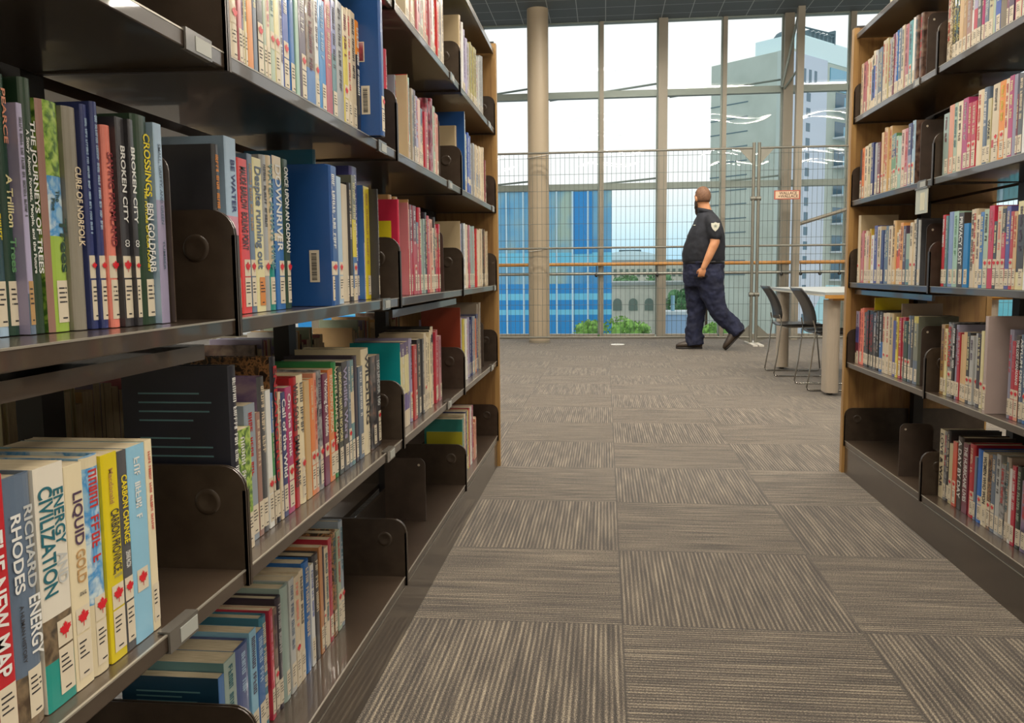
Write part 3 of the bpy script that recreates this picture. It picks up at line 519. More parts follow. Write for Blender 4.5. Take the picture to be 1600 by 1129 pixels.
(22.6,289,'navyblk',20,dict(T='~',tc='white',hc=1,bc=0,btx=1,L=0)),(63.8,188,'leaf',30,dict(T='~',tc='white',ts=0.7,b=[(0, 0.2, 'cream'), (0.2, 1, 'leaf')])),(42.7,218,'slategrey',40),(18.2,200,'brownrose',40,dict(T='~',tc='cream')),(25.1,255,'dgrey',40,dict(cov='purplephoto',hc=1)),(20.7,230,'white',40),(9.3,223,'midblue',40,dict(b=[(0, 0.3, 'photo'), (0.3, 0.7, 'green'), (0.7, 1, 'midblue')])),(21.7,282,'navyblk',40,dict(T='ENDANGERED',tc='red3',hc=1,cov='mottle',ts=0.7)),(12.5,220,'cream',40),(21.3,217,'navy',40,dict(T='Call of the Wild',tc='white',ts=0.8)),(30.9,223,'magenta',40,dict(T='On the Brink',tc='white',ts=0.45)),(32.3,236,'red3',40,dict(T='WILD SOULS  EMMA MARRIS',tc='char',ts=0.75,n='WILD SOULS')),(32.1,237,'cream2',40,dict(T='~',tc='dgrey',m=1)),(28.4,222,'tan2',40,dict(T='',L=0)),(22.4,223,'orange2',40,dict(T='~',tc='cream',m=1,ts=0.5)),(15.9,231,'salmon2',40,dict(m=1)),(36.4,232,'greyphoto',40,dict(m=1,hc=1)),(32.3,223,'plum',40,dict(T='Working for Wildlife',tc='white',m=1,ts=0.6)),(33.6,228,'orange2',40,dict(T='REWILDING AFRICA',tc='cream',ts=0.6)),(26.6,239,'green',40,dict(T="WHITE MAN'S GAME",tc='cream',b=[(0, 0.12, 'green'), (0.12, 0.4, 'red2'), (0.4, 1, 'green')])),(31.7,226,'blackgreen',40,dict(T='IGNORING NATURE NO MORE',tc='butter',ts=0.6,n='IGNORING NATURE')),(39.6,233,'char',40,dict(T='Wildlife Wars',tc='lilac',ts=0.7)),(22.8,232,'slate',40,dict(T='~',tc='lgrey',m=1)),(23.4,231,'tealgrey',40,dict(b=[(0, 0.4, 'tealgrey'), (0.4, 0.7, 'cream'), (0.7, 1, 'tealgrey')])),(33.8,237,'plumblk',40),(37.6,210,'slate',40,dict(T='~',tc='white',ts=0.5)),(60.6,246,'cream2',40,dict(T='WILDLING',tc='char',ts=0.8,hc=1,L=1)),(50.1,223,'darkphoto',40,dict(m=0)),(40.8,222,'char',40,dict(T='100 UNDER 100',tc='lgrey',m=1)),])
,('L',2,1,2.1355,[
(89,),(5,234,'plum2',30,dict(cov='tealbright',b=[(0, 0.3, 'cream'), (0.3, 0.5, 'purple'), (0.5, 0.9, 'butter'), (0.9, 1, 'plum2')])),(48.4,230,'plum2',30,dict(b=[(0, 0.2, 'cream'), (0.2, 0.4, 'purple'), (0.4, 0.85, 'butter'), (0.85, 1, 'plum2')],L=0)),(46.5,232,'plum2',30,dict(b=[(0, 0.2, 'cream'), (0.2, 0.4, 'purple'), (0.4, 0.85, 'butter'), (0.85, 1, 'plum2')],L=0)),(28.3,222,'lilac',36),(28.3,236,'lilac',33),(46.4,214,'red2',30),(48.2,227,'black',30),(25,210,'dgrey',36,dict(L=1,tiny=1)),(25,224,'dgrey',30,dict(L=1,tiny=1)),(32.9,238,'cream',30),(26.1,226,'cream2',33,dict(T='~',tc='char',tiny=1)),(26.1,221,'cream2',33,dict(T='~',tc='char',tiny=1)),(26.1,235,'cream2',30,dict(T='~',tc='char',tiny=1)),(30.9,240,'cream',36,dict(b=[(0, 0.8, 'cream'), (0.8, 0.9, 'black'), (0.9, 1, 'cream')],cov='black',tiny=1)),(30.9,249,'cream',36,dict(b=[(0, 0.8, 'cream'), (0.8, 0.9, 'black'), (0.9, 1, 'cream')],cov='black',tiny=1)),(26.9,231,'crimson',30,dict(tiny=1)),(26.9,235,'crimson',33,dict(tiny=1)),(44.5,213,'rose',30),])
,('L',3,1,3.0834,[
(97,),(6,288,'rust',30,dict(hc=1,L=0)),(32.5,242,'lilac',33,dict(tiny=1)),(32.5,246,'lilac',36,dict(tiny=1)),(30,240,'yellow2',30,dict(tiny=1)),(30,240,'yellow2',36,dict(tiny=1)),(46.5,238,'white',30,dict(tiny=1)),(32,226,'lilac',36,dict(tiny=1)),(32,240,'lilac',33,dict(tiny=1)),(33.2,227,'navy',33,dict(tiny=1)),(33.2,241,'navy',30,dict(tiny=1)),(30.2,238,'grey',30,dict(tiny=1)),(30.2,238,'grey',30,dict(tiny=1)),(26.7,225,'orange2',36,dict(tiny=1)),(26.7,225,'orange2',33,dict(tiny=1)),(27.5,241,'navy',33,dict(tiny=1)),(27.5,241,'navy',33,dict(tiny=1)),(26.3,283,'tangrey',36,dict(hc=1,L=0,tiny=1)),(26.3,287,'tangrey',30,dict(hc=1,L=0,tiny=1)),(26.3,283,'tangrey',36,dict(hc=1,L=0,tiny=1)),(26.3,287,'tangrey',36,dict(hc=1,L=0,tiny=1)),])
,('L',1,0,1.1638,[
(15,),(20,174,'midblue',66,dict(cov='deepteal',btx=1,T='')),(42.2,188,'sagegrey',66,dict(cov='tealgrey',T='~',tc='tealdk')),(53,187,'indigoslate',66,dict(T='~',tc='lblue',hc=1)),(27.7,195,'lblue3',66),(29.5,182,'blue',66,dict(T='~',tc='lblue')),(26.6,195,'tealblue2',70,dict(hc=1)),(15.4,199,'crimson',66,dict(T='~',tc='pink')),(19.1,194,'brownphoto',66,dict(m=1)),(24.2,206,'plumblk',66,dict(T='~',tc='lgrey',hc=1)),(35.7,215,'sagegrey',66,dict(T='',hc=1)),(26.5,217,'lgrey',66,dict(T='~',tc='slate')),(25.4,213,'cream',66,dict(T='~',tc='salmon',m=1)),(23.6,216,'cream',66),(38.8,223,'blue',66,dict(hc=1,L=0)),(19.9,206,'white',66,dict(T='~',tc='royal')),(34.6,218,'char',66,dict(hc=1,b=[(0.0, 0.8, 'char'), (0.8, 1, 'char')])),(19.8,225,'orangebrown',66),(11,218,'plumblk',66),(25.8,212,'cream',66,dict(L=0)),(23.1,223,'crimson',66,dict(T='~',tc='rose')),(34.4,229,'mottle',66,dict(hc=1)),(25.6,222,'sage',66,dict(m=1)),(23.8,237,'slategrey',66,dict(hc=1,m=1)),])
,('L',3,0,3.0834,[
(101,),(6,173,'limeyel',30),(42.4,221,'tealcov',30,dict(tiny=1)),(40.5,231,'cream',30,dict(tiny=1)),(34.2,236,'navy',30,dict(tiny=1)),(34.4,233,'yellow2',30,dict(tiny=1)),(42.7,234,'red2',30,dict(tiny=1)),(44,235,'white',30,dict(tiny=1)),(26.3,223,'magenta',36,dict(tiny=1)),(26.3,232,'magenta',33,dict(tiny=1)),(32.6,153,'salmon2',30,dict(tiny=1)),(32.6,167,'salmon2',30,dict(tiny=1)),(32.6,167,'salmon2',36,dict(tiny=1)),])
,('R',3,4,3.9861,[
(34.9,224,'cream',20,dict(tiny=1)),(42.6,222,'rose',20),(26.9,225,'cream',23,dict(tiny=1)),(26.9,225,'cream',26,dict(tiny=1)),(32,229,'cream',26,dict(b=[(0, 0.2, 'cream'), (0.2, 0.75, 'royal'), (0.75, 1, 'cream')],L=0,tiny=1)),(32,238,'cream',20,dict(b=[(0, 0.2, 'cream'), (0.2, 0.75, 'royal'), (0.75, 1, 'cream')],L=0,tiny=1)),(34.9,232,'lgrey',20,dict(tiny=1)),(28.3,230,'slate',23,dict(tiny=1)),(28.3,230,'slate',20,dict(tiny=1)),(43.8,246,'cream',20,dict(hc=1)),(28.5,246,'olivecream',20,dict(tiny=1)),(27.8,236,'grey',23,dict(tiny=1)),(27.8,236,'grey',23,dict(tiny=1)),(20.3,241,'maroon',20,dict(tiny=1)),(23.4,241,'lilac',20,dict(tiny=1)),(16.5,244,'blue',20,dict(tiny=1)),(38.8,243,'slate',20),(31.5,244,'cream',20),(49.1,237,'rose',20),(35.7,238,'teal2',20),(23.3,241,'white',20,dict(tiny=1)),(31.1,240,'brownphoto',20,dict(hc=1,L=0)),(31.1,240,'brownphoto',26,dict(hc=1,L=0)),])
,('R',2,4,3.0263,[
(27.2,234,'speck',20),(33.4,213,'swirl',23,dict(hc=1,stripe='plumdark')),(33.4,227,'swirl',20,dict(hc=1,stripe='plumdark')),(29.9,202,'tan2',20),(27,242,'tan',20,dict(T='~',tc='cream')),(35.1,228,'brownrose',20),(17.2,234,'white',20),(25.3,232,'lilac',20,dict(b=[(0.0, 0.25, 'cream'), (0.25, 0.5, 'crimson'), (0.5, 1, 'lilac')])),(28.9,211,'dgrey',20,dict(T='~',tc='white')),(16.2,234,'magenta',20),(35.6,237,'slate',20),(28.9,207,'olivecream',20),(13.2,209,'sage',20,dict(tiny=1)),(33.3,226,'royal',20),(37.7,207,'olivebrown',20),(12.3,206,'plum',20),(30.9,205,'plumdark',20,dict(T='~',tc='white')),(39.9,237,'crimson',20),(38.5,240,'mint',20),])
,('R',3,3,3.9861,[
(22,),(32,215,'char',20,dict(m=1)),(35.3,218,'orange2',20,dict(m=1,tiny=1)),(47.5,220,'cream',20),(42,224,'olivecream',20),(32.9,222,'navy',20,dict(tiny=1)),(26.1,214,'grey',26,dict(m=1,tiny=1)),(26.1,214,'grey',20,dict(m=1,tiny=1)),(39,211,'maroon',20,dict(m=1)),(30.3,245,'tan2',23,dict(m=1)),(30.3,259,'tan2',23,dict(m=1)),(29.2,251,'tan2',20),(29.2,255,'tan2',26),(35,217,'green2',26,dict(b=[(0, 0.6, 'green2'), (0.6, 0.75, 'navy'), (0.75, 1, 'tealgrey')],m=1)),(35,217,'green2',20,dict(b=[(0, 0.6, 'green2'), (0.6, 0.75, 'navy'), (0.75, 1, 'tealgrey')],m=1)),(27.2,203,'sage',20,dict(tiny=1)),(33.3,198,'mint',20,dict(m=1)),(39,216,'rosecream',20,dict(m=1)),(31.7,215,'rose',20),(37.2,227,'navy',20,dict(b=[(0, 0.5, 'lilacgrey'), (0.5, 1, 'navy')])),(30.3,231,'lblue2',20,dict(cov='brownphoto',hc=1)),])
,('R',2,3,3.0263,[
(45.8,202,'sagegrey',20),(39.4,221,'salmon2',20),(28.8,221,'sage',20),(37.4,220,'cream',20,dict(T='~',tc='char')),(40.8,222,'magenta',20),(26.5,201,'crimson',20,dict(m=1)),(34.4,200,'crimson',20,dict(m=1)),(41.7,225,'cream',20,dict(L=0,hc=1)),(36.3,225,'slate',20,dict(T='~',tc='white',hc=1)),(23.6,188,'olivecream',20,dict(T='     WAKE',tc='char',n='WAKE')),(6,224,'char',30,dict(hc=1,tiny=1)),(43.6,221,'cream',20,dict(T='~',tc='char',b=[(0, 0.2, 'cream'), (0.2, 0.3, 'red2'), (0.3, 1, 'cream')],m=1)),(36.7,221,'orange',20,dict(T='~',tc='yellow2')),(21.5,220,'cream',20),(28,223,'magenta',20),(20.5,221,'lilacgrey',20),(10.1,166,'maroon',20,dict(tiny=1)),(26.5,217,'dgrey',20,dict(T='~',tc='cream')),(44.9,213,'white',20,dict(T='~',tc='black')),])
,('R',3,2,3.9861,[
(21,),(32,292,'cream',20,dict(m=1,cov='tancream')),(25.9,214,'rose',26,dict(m=1,tiny=1)),(25.9,223,'rose',23,dict(m=1,tiny=1)),(27.1,211,'cream',26,dict(m=1,tiny=1)),(27.1,220,'cream',23,dict(m=1,tiny=1)),(32.5,198,'rosecream',20,dict(tiny=1)),(27.9,226,'mustard',20,dict(m=1,tiny=1)),(39.1,198,'white',20,dict(tiny=1)),(41.9,235,'indigo',20),(48.1,230,'cream',20,dict(m=1)),(32.4,213,'navy',20,dict(tiny=1)),(29.7,213,'slate',23,dict(m=1,tiny=1)),(29.7,227,'slate',20,dict(m=1,tiny=1)),(47.2,225,'cream',20),(32.8,243,'tan2',20),(28.6,197,'cream',26,dict(b=[(0, 0.3, 'cream'), (0.3, 0.65, 'orange3'), (0.65, 1, 'cream')],m=1,tiny=1)),(28.6,206,'cream',23,dict(b=[(0, 0.3, 'cream'), (0.3, 0.65, 'orange3'), (0.65, 1, 'cream')],m=1,tiny=1)),(30.9,230,'orange4',20),(33.2,217,'plumdark',20),(38.2,187,'sage',20,dict(b=[(0, 0.5, 'tealgrey'), (0.5, 1, 'sage')])),(31.2,225,'cream',20,dict(T='~',tc='char',m=1)),(31.2,234,'cream',23,dict(T='~',tc='char',m=1)),(16.5,236,'char',20,dict(tiny=1)),(21.7,230,'lgrey',20,dict(cov='dgrey',hc=1,tiny=1)),])
,('R',2,2,3.0263,[
(20,),(32,233,'red3',20,dict(T='~',tc='white',ts=0.5)),(20.4,229,'tealgrey',20),(44.7,239,'periwinkle',20,dict(T='',hc=1)),(38.5,238,'mint',20,dict(T='~',tc='green2')),(42,231,'brownblk',20,dict(T='PRIVACY LOST',tc='white',ts=0.75)),(38.4,196,'brightblue',20),(27.2,236,'cream',26,dict(L=0)),(27.2,236,'cream',20,dict(L=0)),(25.3,216,'cream',20,dict(b=[(0, 0.1, 'cream'), (0.1, 0.2, 'midblue'), (0.2, 1, 'cream')])),(24.8,223,'midblue',20),(32.2,229,'sage',20,dict(T='~',tc='char')),(35.2,237,'crimson2',20,dict(T='~',tc='rose')),(21,191,'char',20,dict(m=1)),(28.1,231,'cream',20,dict(T='~',tc='salmon',m=1)),(25.6,223,'char',20,dict(b=[(0, 0.1, 'cream'), (0.1, 0.7, 'crimson2'), (0.7, 1, 'char')],m=1)),(26.8,228,'indigo',20),(19.2,212,'red2',20,dict(m=1)),(20.6,211,'tan2',20),(43.3,236,'butter',20,dict(b=[(0, 0.2, 'butter'), (0.2, 0.85, 'brownblk'), (0.85, 1, 'butter')])),(38.5,223,'white',20,dict(T='~',tc='black')),])
,('R',3,1,3.9861,[
(49.8,231,'rose',30,dict(b=[(0, 0.2, 'cream'), (0.2, 0.4, 'maroon'), (0.4, 0.7, 'indigo'), (0.7, 1, 'lilac')])),(26.4,244,'salmon',33,dict(tiny=1)),(26.4,248,'salmon',33,dict(tiny=1)),(27.7,230,'dgrey',36,dict(tiny=1)),(27.7,234,'dgrey',33,dict(tiny=1)),(6,294,'yellow',60,dict(tiny=1)),(25.8,242,'black',30,dict(T='~',tc='red2',tiny=1)),(25.8,242,'black',33,dict(T='~',tc='red2',tiny=1)),(39.9,241,'black',30,dict(T='~',tc='red2')),(39,237,'darkphoto',30,dict(T='~',tc='white')),(34.3,244,'black',30,dict(tiny=1)),(40.9,244,'char',30,dict(b=[(0, 0.5, 'midblue'), (0.5, 1, 'char')],T='~',tc='white')),(43.4,240,'cream',30,dict(T='~',tc='red2')),(45.7,243,'cream',30,dict(T='~',tc='red2',m=1)),(37.6,242,'tancream',30),(6,282,'greytan',60,dict(hc=1,tiny=1)),(34,217,'indigo',30),(22.8,233,'yellow2',30,dict(m=1,tiny=1)),(31.7,232,'crimson',33,dict(m=1)),(31.7,236,'crimson',36,dict(m=1)),(45.7,222,'dgreen',30),(29.7,245,'slate',30),(29.1,246,'dgrey',30),(45.3,246,'olivegrey',30,dict(b=[(0, 0.35, 'slate'), (0.35, 0.9, 'olivegrey'), (0.9, 1, 'yellow2')])),])
,('R',2,1,3.0263,[
(27,),(32,232,'ochre',30),(20.7,220,'butter',30),(37.9,242,'greyphoto',30,dict(T='SPEAKING',tc='red2',m=1)),(29.6,239,'black',30,dict(T='~',tc='white')),(16.9,238,'lilacgrey',30),(19.1,215,'crimson',30),(25.6,210,'tan2',33),(25.6,219,'tan2',30),(22.6,220,'char',30,dict(m=1)),(26.3,211,'lgrey',30,dict(m=1)),(26.3,220,'lgrey',36,dict(m=1)),(25.5,222,'plumblk',30),(20.8,231,'butter',30,dict(m=1)),(74,),(20,280,'greyrose',0,dict(m=1,btx=0,cov='greyrose')),(61,),(21.5,247,'lilacgrey',30,dict(T='~',tc='crimson',hc=1)),(21.1,217,'crimson',30,dict(T='~',tc='rose')),(24.1,234,'brownblk',30,dict(T='THE LOST CANADIANS',tc='white',m=1,b=[(0, 0.3, 'salmon2'), (0.3, 0.6, 'red3'), (0.6, 1, 'brownblk')],n='LOST CANADIANS')),(23.6,238,'slate',30,dict(T='ASYLUM DENIED',tc='white')),(23.1,239,'midblue',30,dict(T='RECLAIMING PATRIOTISM',tc='white')),(35.3,205,'cream',30),])
,('R',2,0,3.0263,[
(40.1,234,'cream2',50,dict(T='LOVE & WAR',tc='char',L=0)),(22,233,'greyphoto',50),(21.6,240,'char',50,dict(hc=1)),(28.2,200,'olivecream',50,dict(m=1)),(32.1,213,'salmonred',50,dict(m=1)),(48.8,237,'brownblk',50,dict(T='A DAY BY DAY',tc='white',hc=1)),(42.6,225,'maroon',50,dict(T='THE HURRICANE LIVES',tc='white',n='HURRICANE')),(45.1,232,'red3',50,dict(cov='red3',hc=1)),(16,198,'slate',50,dict(m=1,tiny=1)),(38.9,226,'brightblue2',50,dict(m=1,hc=1)),(37.6,224,'cream2',50,dict(T='WOMEN WHO WON',tc='char')),(25.6,224,'mottle',50,dict(m=1)),(28.5,230,'slate',50,dict(m=1)),(27.7,238,'lgrey',50,dict(T='~',tc='char')),(30.3,215,'greyphoto',50),(26.2,242,'greytan',50,dict(hc=1)),(16,213,'white',50),(22,226,'crimson',50,dict(T='~',tc='white')),(36.6,230,'blackgreen',50,dict(T='~',tc='sage',hc=1)),(32.4,197,'purplephoto',50),(42.5,215,'photo',50),])
,]

ROWS.append(('R', 3, 5, 3.66, [(26, 205, 'cream', 30, dict(T='~', m=0)), (30, 210, 'tan2', 30, dict(T='~', m=0))]))
rnd = random.Random(7)
stuff = MB(); book_ends = {}
for (r, b, k, start, ents) in ROWS:
    side = -1 if r == 'L' else 1; y = start; zb = Z0 + k * DZ + .0004; idx = 0
    nb = sum(1 for e_ in ents if len(e_) > 1)
    for e_ in ents:
        wmm = e_[0] / 1000
        if len(e_) == 1: y += -side * wmm; continue
        _, hh, col, sb, *rest = e_; opt = rest[0] if rest else {}
        t = wmm * .975; h = hh / 1000; idx += 1
        yc = y - side * wmm / 2; y += -side * wmm
        hc = bool(opt.get('hc', 0)) or (h > .232 and rnd.random() < .45)
        D = min(opt.get('d', rnd.uniform(.145, .165) if hc else rnd.uniform(.135, .155)), .262 - sb / 1000)
        x = (-(XL + sb / 1000) if r == 'L' else XR + sb / 1000)
        rz = 0 if r == 'L' else PI
        M = Matrix.Translation((x, yc, zb)) @ Matrix.Rotation(rz, 4, 'Z')
        light_c = luminance(col) > .22
        tcol = opt.get('tc') or (rnd.choice(['char', 'plumdark', 'maroon', 'tealdk', 'red2']) if light_c else rnd.choice(['white', 'cream', 'cream', 'butter', 'lgrey']))
        lab = opt.get('L', 1) and (rnd.random() < .93); mp = opt.get('m', 1 if rnd.random() < .16 and not (r == 'L' and b == 0) else 0)
        T = opt.get('T', '~' if rnd.random() < .8 else '')
        bands = opt.get('b')
        cv = cover_mb(t, h, D, hc, col, opt.get('cov'), bands, opt.get('stripe')); pg = pages_mb(t, h, D, hc)
        low = .092 if mp else (.062 if lab else .03)
        if opt.get('tiny'):
            stuff.merge(cv, M); stuff.merge(pg, M)
            if lab:
                q, yc_, w_ = label_mb(t, hc, rnd); stuff.merge(q, M)
            if T: stuff.merge(scribble_mb(t, hc, h * .92, low + .01, min(t * .5, .011), ink(tcol), rnd), M)
            continue
        title_n = opt.get('n') or (opt['T'].strip() if opt.get('T') not in (None, '', '~') else '')
        place = '%s bay of the %s bookcase, %s' % (bayname(r, b), 'left' if r == 'L' else 'right', SHELF[k])
        cname = NAME.get(col, col)
        if title_n and len(title_n.split()) <= 3 and title_n not in ('BROKEN CITY',):
            lbl = '%s book titled %s, %s' % (cname, title_n, place)
        else:
            lbl = '%s%s book, %s from left, %s' % (article_t(t), cname, ORD[idx - 1], place.replace('bay of the ', '').replace('bookcase', 'bay'))
        bk = thing('book', (x, yc, zb), rz, lbl, 'book', 'books on the %s bookcase, %s bay, %s' % ('left' if r == 'L' else 'right', bayname(r, b), SHELF[k]))
        c_o = cv.build('cover', bk); pg.build('pages', bk)
        if lab:
            q, yl, w_ = label_mb(t, hc, rnd, opt.get('lc'), opt.get('lh', .046)); q.build('spine_label', bk)
        else: yl, w_ = 0, min(t * .86, .023)
        if mp: leaf_mb(t, hc, yl, w_).build('maple_leaf_sticker', bk)
        ts = opt.get('ts', .6); avail = h * .95 - low - .004
        if opt.get('X'):
            for (s_, f0, f1, sz, yo, c_) in opt['X']:
                f1 = max(f1, (low + .003) / h)
                lettering(bk, 'title', s_, t * sz * 1.38, ink(c_), h * f0, h * (f0 - f1), .0008 if abs(yo) < .2 else .0006, t * yo)
        elif T == '~' or (T and T.strip() == ''):
            big = min(t * ts * .8, .014)
            scribble_mb(t, hc, h * .94, low + .006 + avail * rnd.uniform(0, .35), big, ink(tcol), rnd).build('title', bk)
        elif T:
            two = opt.get('T2'); a = opt.get('a'); off = t * .20 if two else 0
            size = min(t * (.50 if two else ts) * 1.35, .034)
            ln = avail * (.66 if a else .98)
            lead = len(T) - len(T.lstrip())
            lettering(bk, 'title', T, size, ink(tcol), h * .95 - (avail * .45 if lead else 0), ln * (.5 if lead else 1), .0008, off)
            if two: lettering(bk, 'subtitle', two, size * .62, ink(opt.get('t2c', tcol)), h * .93, avail * .95, .0005 if not hc else .0007, -off * 1.15)
            if a: lettering(bk, 'author', a, size * .7, ink(tcol), low + .004 + avail * .28, avail * .28, .0008, off)
        if opt.get('btx'):   # blurb on the back board facing the camera
            o = MB(); mi = ink('tealgrey')
            for i in range(15):
                zz = h * .86 - i * h * .045
                if i % 5 == 4: continue
                o.box(-D * .85, -D * .85 + D * rnd.uniform(.45, .68), -t / 2 - .0005, -t / 2 - .0002, zz, zz + .0022, mi)
            o.build('blurb', bk)
        if opt.get('bc'):
            o = MB(); o.box(-.045, -.026, -t / 2 - .0006, -t / 2 - .0002, .045, .105, LABEL)
            zz = .049
            while zz < .100:
                bw = rnd.choice([.0007, .0012, .0018]); o.box(-.041, -.031, -t / 2 - .0009, -t / 2 - .0006, zz, min(zz + bw, .1), INK); zz += bw + rnd.choice([.0008, .0014])
            o.build('barcode_label', bk)
        if opt.get('pic'):
            o = MB(); o.box(-.058, -.036, -t / 2 - .0006, -t / 2 - .0002, .155, .197, LABEL); o.box(-.056, -.038, -t / 2 - .0009, -t / 2 - .0006, .157, .195, book_mat('maroonphoto')); o.build('cover_picture', bk)
        if opt.get('ys'):
            MB().box(-.12, -.02, -t / 2 - .0007, -t / 2 - .0002, h * .55, h * .78, ink('yellow')).build('yellow_sticker', bk)
    book_ends[(r, b, k)] = y
# books shelved on the far side of both racks, glimpsed through the gaps
for (r, b, k) in (('L', 0, 1), ('L', 1, 1), ('L', 1, 2), ('L', 2, 1), ('L', 2, 2), ('L', 3, 1), ('L', 1, 3), ('L', 2, 3), ('L', 0, 3), ('R', 3, 2), ('R', 2, 2), ('R', 2, 0), ('R', 2, 3), ('R', 3, 3), ('R', 1, 0), ('R', 1, 1), ('R', 1, 2), ('R', 1, 3), ('R', 2, 1), ('L', 0, 2), ('L', 3, 2), ('L', 3, 3)):
    bays = LB if r == 'L' else {1: RBY[0], 2: RBY[1], 3: RBY[2]}
    y0, y1 = bays[b]; y = y0 + rnd.uniform(.02, .12); side = -1 if r == 'L' else 1
    stop = y1 - (rnd.uniform(.15, .4) if r == 'L' else rnd.uniform(.03, .12))
    while y < stop:
        t = rnd.uniform(.012, .035); h = rnd.uniform(.19, .25); col = rnd.choice(['cream', 'sage', 'tan2', 'white', 'slate', 'dgrey', 'olivecream', 'brownphoto', 'rose', 'cream', 'lilac'])
        x = (-(XL + RACKW - .03) if r == 'L' else XR + RACKW - .03)
        M = Matrix.Translation((x, y + t / 2, Z0 + k * DZ + .0004)) @ Matrix.Rotation(PI if r == 'L' else 0, 4, 'Z')
        stuff.merge(cover_mb(t * .97, h, .15, h > .225, col, None, None), M); stuff.merge(pages_mb(t * .97, h, .15, h > .225), M); y += t
so = stuff.build('books'); tag(so, 'many small distant books packed in the far bays and on the rear faces of both bookcases', 'books', None, 'stuff')

# ------------------------------------------------------------------ bookends
M_BEND = noisy('bookend_steel', [(.3, '41362f'), (.7, '4d4138')], 20, rough=.35, bump=.1)
def bookend(r, y, z, sb, h, w_, label, lean=0, face=1):
    x = -(XL + sb) if r == 'L' else XR + sb
    t = thing('bookend', (x, y, z), 0 if r == 'L' else PI, label, 'bookend', 'steel bookends on the shelves')
    rr = .022; pts = [(-w_, 0), (0, 0), (0, h - rr)] + [(-rr + rr * math.cos(a), h - rr + rr * math.sin(a)) for a in [PI / 2 * i / 5 for i in range(1, 6)]]
    pts += [(-w_ + rr - rr * math.sin(a), h - rr + rr * math.cos(a)) for a in [PI / 2 * i / 5 for i in range(0, 6)]]
    o = MB(); o.prism(pts, -.0012, .0012, M_BEND, 'y')
    q = o.build('plate', t); q.rotation_euler.x = lean
    MB().box(-w_ + .01, -.01, 0.0, .0 + .09 * face if face > 0 else 0.001, 0, .0012, M_BEND).build('foot', t)
    n = 14; o = MB()
    for sy in (-1, 1): o.add([(-.02 + .004 * math.cos(2 * PI * i / n), sy * .0016, h - .022 + .004 * math.sin(2 * PI * i / n)) for i in range(n)], [tuple(range(n)) if sy > 0 else tuple(range(n))[::-1]], LABEL)
    qq = o.build('rivet', t); qq.rotation_euler.x = lean
def zk(k): return Z0 + k * DZ + .0004
bookend('L', book_ends[('L', 0, 2)] + .004, zk(2), .045, .215, .13, 'brown steel bookend after the last book, nearest left bay, third shelf up', face=-1)
bookend('L', 2.83, zk(4), .02, .215, .12, 'brown steel bookend at the end of the third left bay, fifth shelf up', face=-1)
bookend('L', book_ends[('L', 2, 3)] + .02, zk(3), .02, .20, .12, 'brown steel bookend beside the orange book, third left bay, fourth shelf up', face=-1)
bookend('L', book_ends[('L', 2, 2)] + .06, zk(2), .03, .20, .12, 'tilted brown steel bookend, third left bay, third shelf up', lean=.05, face=-1)
bookend('L', 2.60, zk(0), .05, .20, .13, 'dark steel bookend standing on the empty bottom shelf, third left bay', face=-1)
bookend('L', book_ends[('L', 3, 1)] + .03, zk(1), .03, .20, .12, 'dark steel bookend by the end panel, farthest left bay, second shelf up', face=-1)
for k, yy, hh in ((4, 3.235, .225), (3, 3.26, .225), (2, 3.17, .215), (1, 3.18, .215)):
    bookend('R', yy, zk(k), .03, hh, .15, 'dark steel bookend closing the farther right bay, %s' % SHELF[k], face=-1)
bookend('R', 3.31, zk(0), .012, .20, .12, 'dark steel bookend alone on the empty bottom shelf, farther right bay', face=-1)
# ------------------------------------------------------------------ label holders on the shelf lips
M_CLIP = plain('clip_plastic', '5c5852', .2, coat=.6); M_CARD = plain('card_grey', 'a2a49e', .5)
def holder(r, y0, y1, k, label):
    x = -XL if r == 'L' else XR; s = 1 if r == 'L' else -1; z = Z0 + k * DZ
    t = thing('label_holder', (x, (y0 + y1) / 2, z), 0 if r == 'L' else PI, label, 'label holder', 'clip-on label holders along the shelf fronts')
    hl = (y1 - y0) / 2
    MB().prism([(-.012, .003), (.0035, .003), (.0035, -.0235), (-.004, -.0235), (-.004, -.0225), (.0008, -.0225), (.0008, .0006), (-.012, .0006)], -hl, hl, M_CLIP, 'y').build('clip', t)
    MB().box(.0036, .0042, -hl * .3, hl * .92, -.020, -.002, M_CARD).build('card', t)
for (r, a, b_, k, lb) in (('L', 1.03, 1.10, 3, 'nearest left bay, fourth shelf up'), ('L', 1.93, 2.00, 3, 'second left bay, fourth shelf up'), ('L', 1.93, 2.00, 2, 'second left bay, third shelf up'),
                          ('L', 1.94, 2.01, 1, 'second left bay, second shelf up'), ('L', 2.87, 2.94, 4, 'third left bay, fifth shelf up'), ('L', 2.80, 2.87, 3, 'third left bay, fourth shelf up'),
                          ('L', 2.72, 2.79, 1, 'third left bay, second shelf up'), ('L', 3.90, 3.96, 3, 'farthest left bay, fourth shelf up'), ('L', 3.93, 3.99, 2, 'farthest left bay, third shelf up'), ('L', 3.80, 3.87, 4, 'farthest left bay, fifth shelf up'),
                          ('L', .92, .99, 1, 'nearest left bay, second shelf up'), ('L', 3.80, 3.87, 1, 'farthest left bay, second shelf up'), ('R', 3.20, 3.26, 4, 'farther right bay, fifth shelf up'), ('R', 3.10, 3.18, 3, 'farther right bay, fourth shelf up')):
    holder(r, a, b_, k, 'clear clip-on label holder on the lip, ' + lb)
t = thing('hanging_sign_holder', (XR - .004, 3.125, Z0 + 3 * DZ - .026), PI, 'clear sign holder hanging under the fourth shelf of the right bookcase', 'sign holder')
MB().box(0, .003, -.055, .055, -.085, 0, plain('sign_sleeve', 'b7b7a4', .25, coat=.5)).build('sleeve', t)
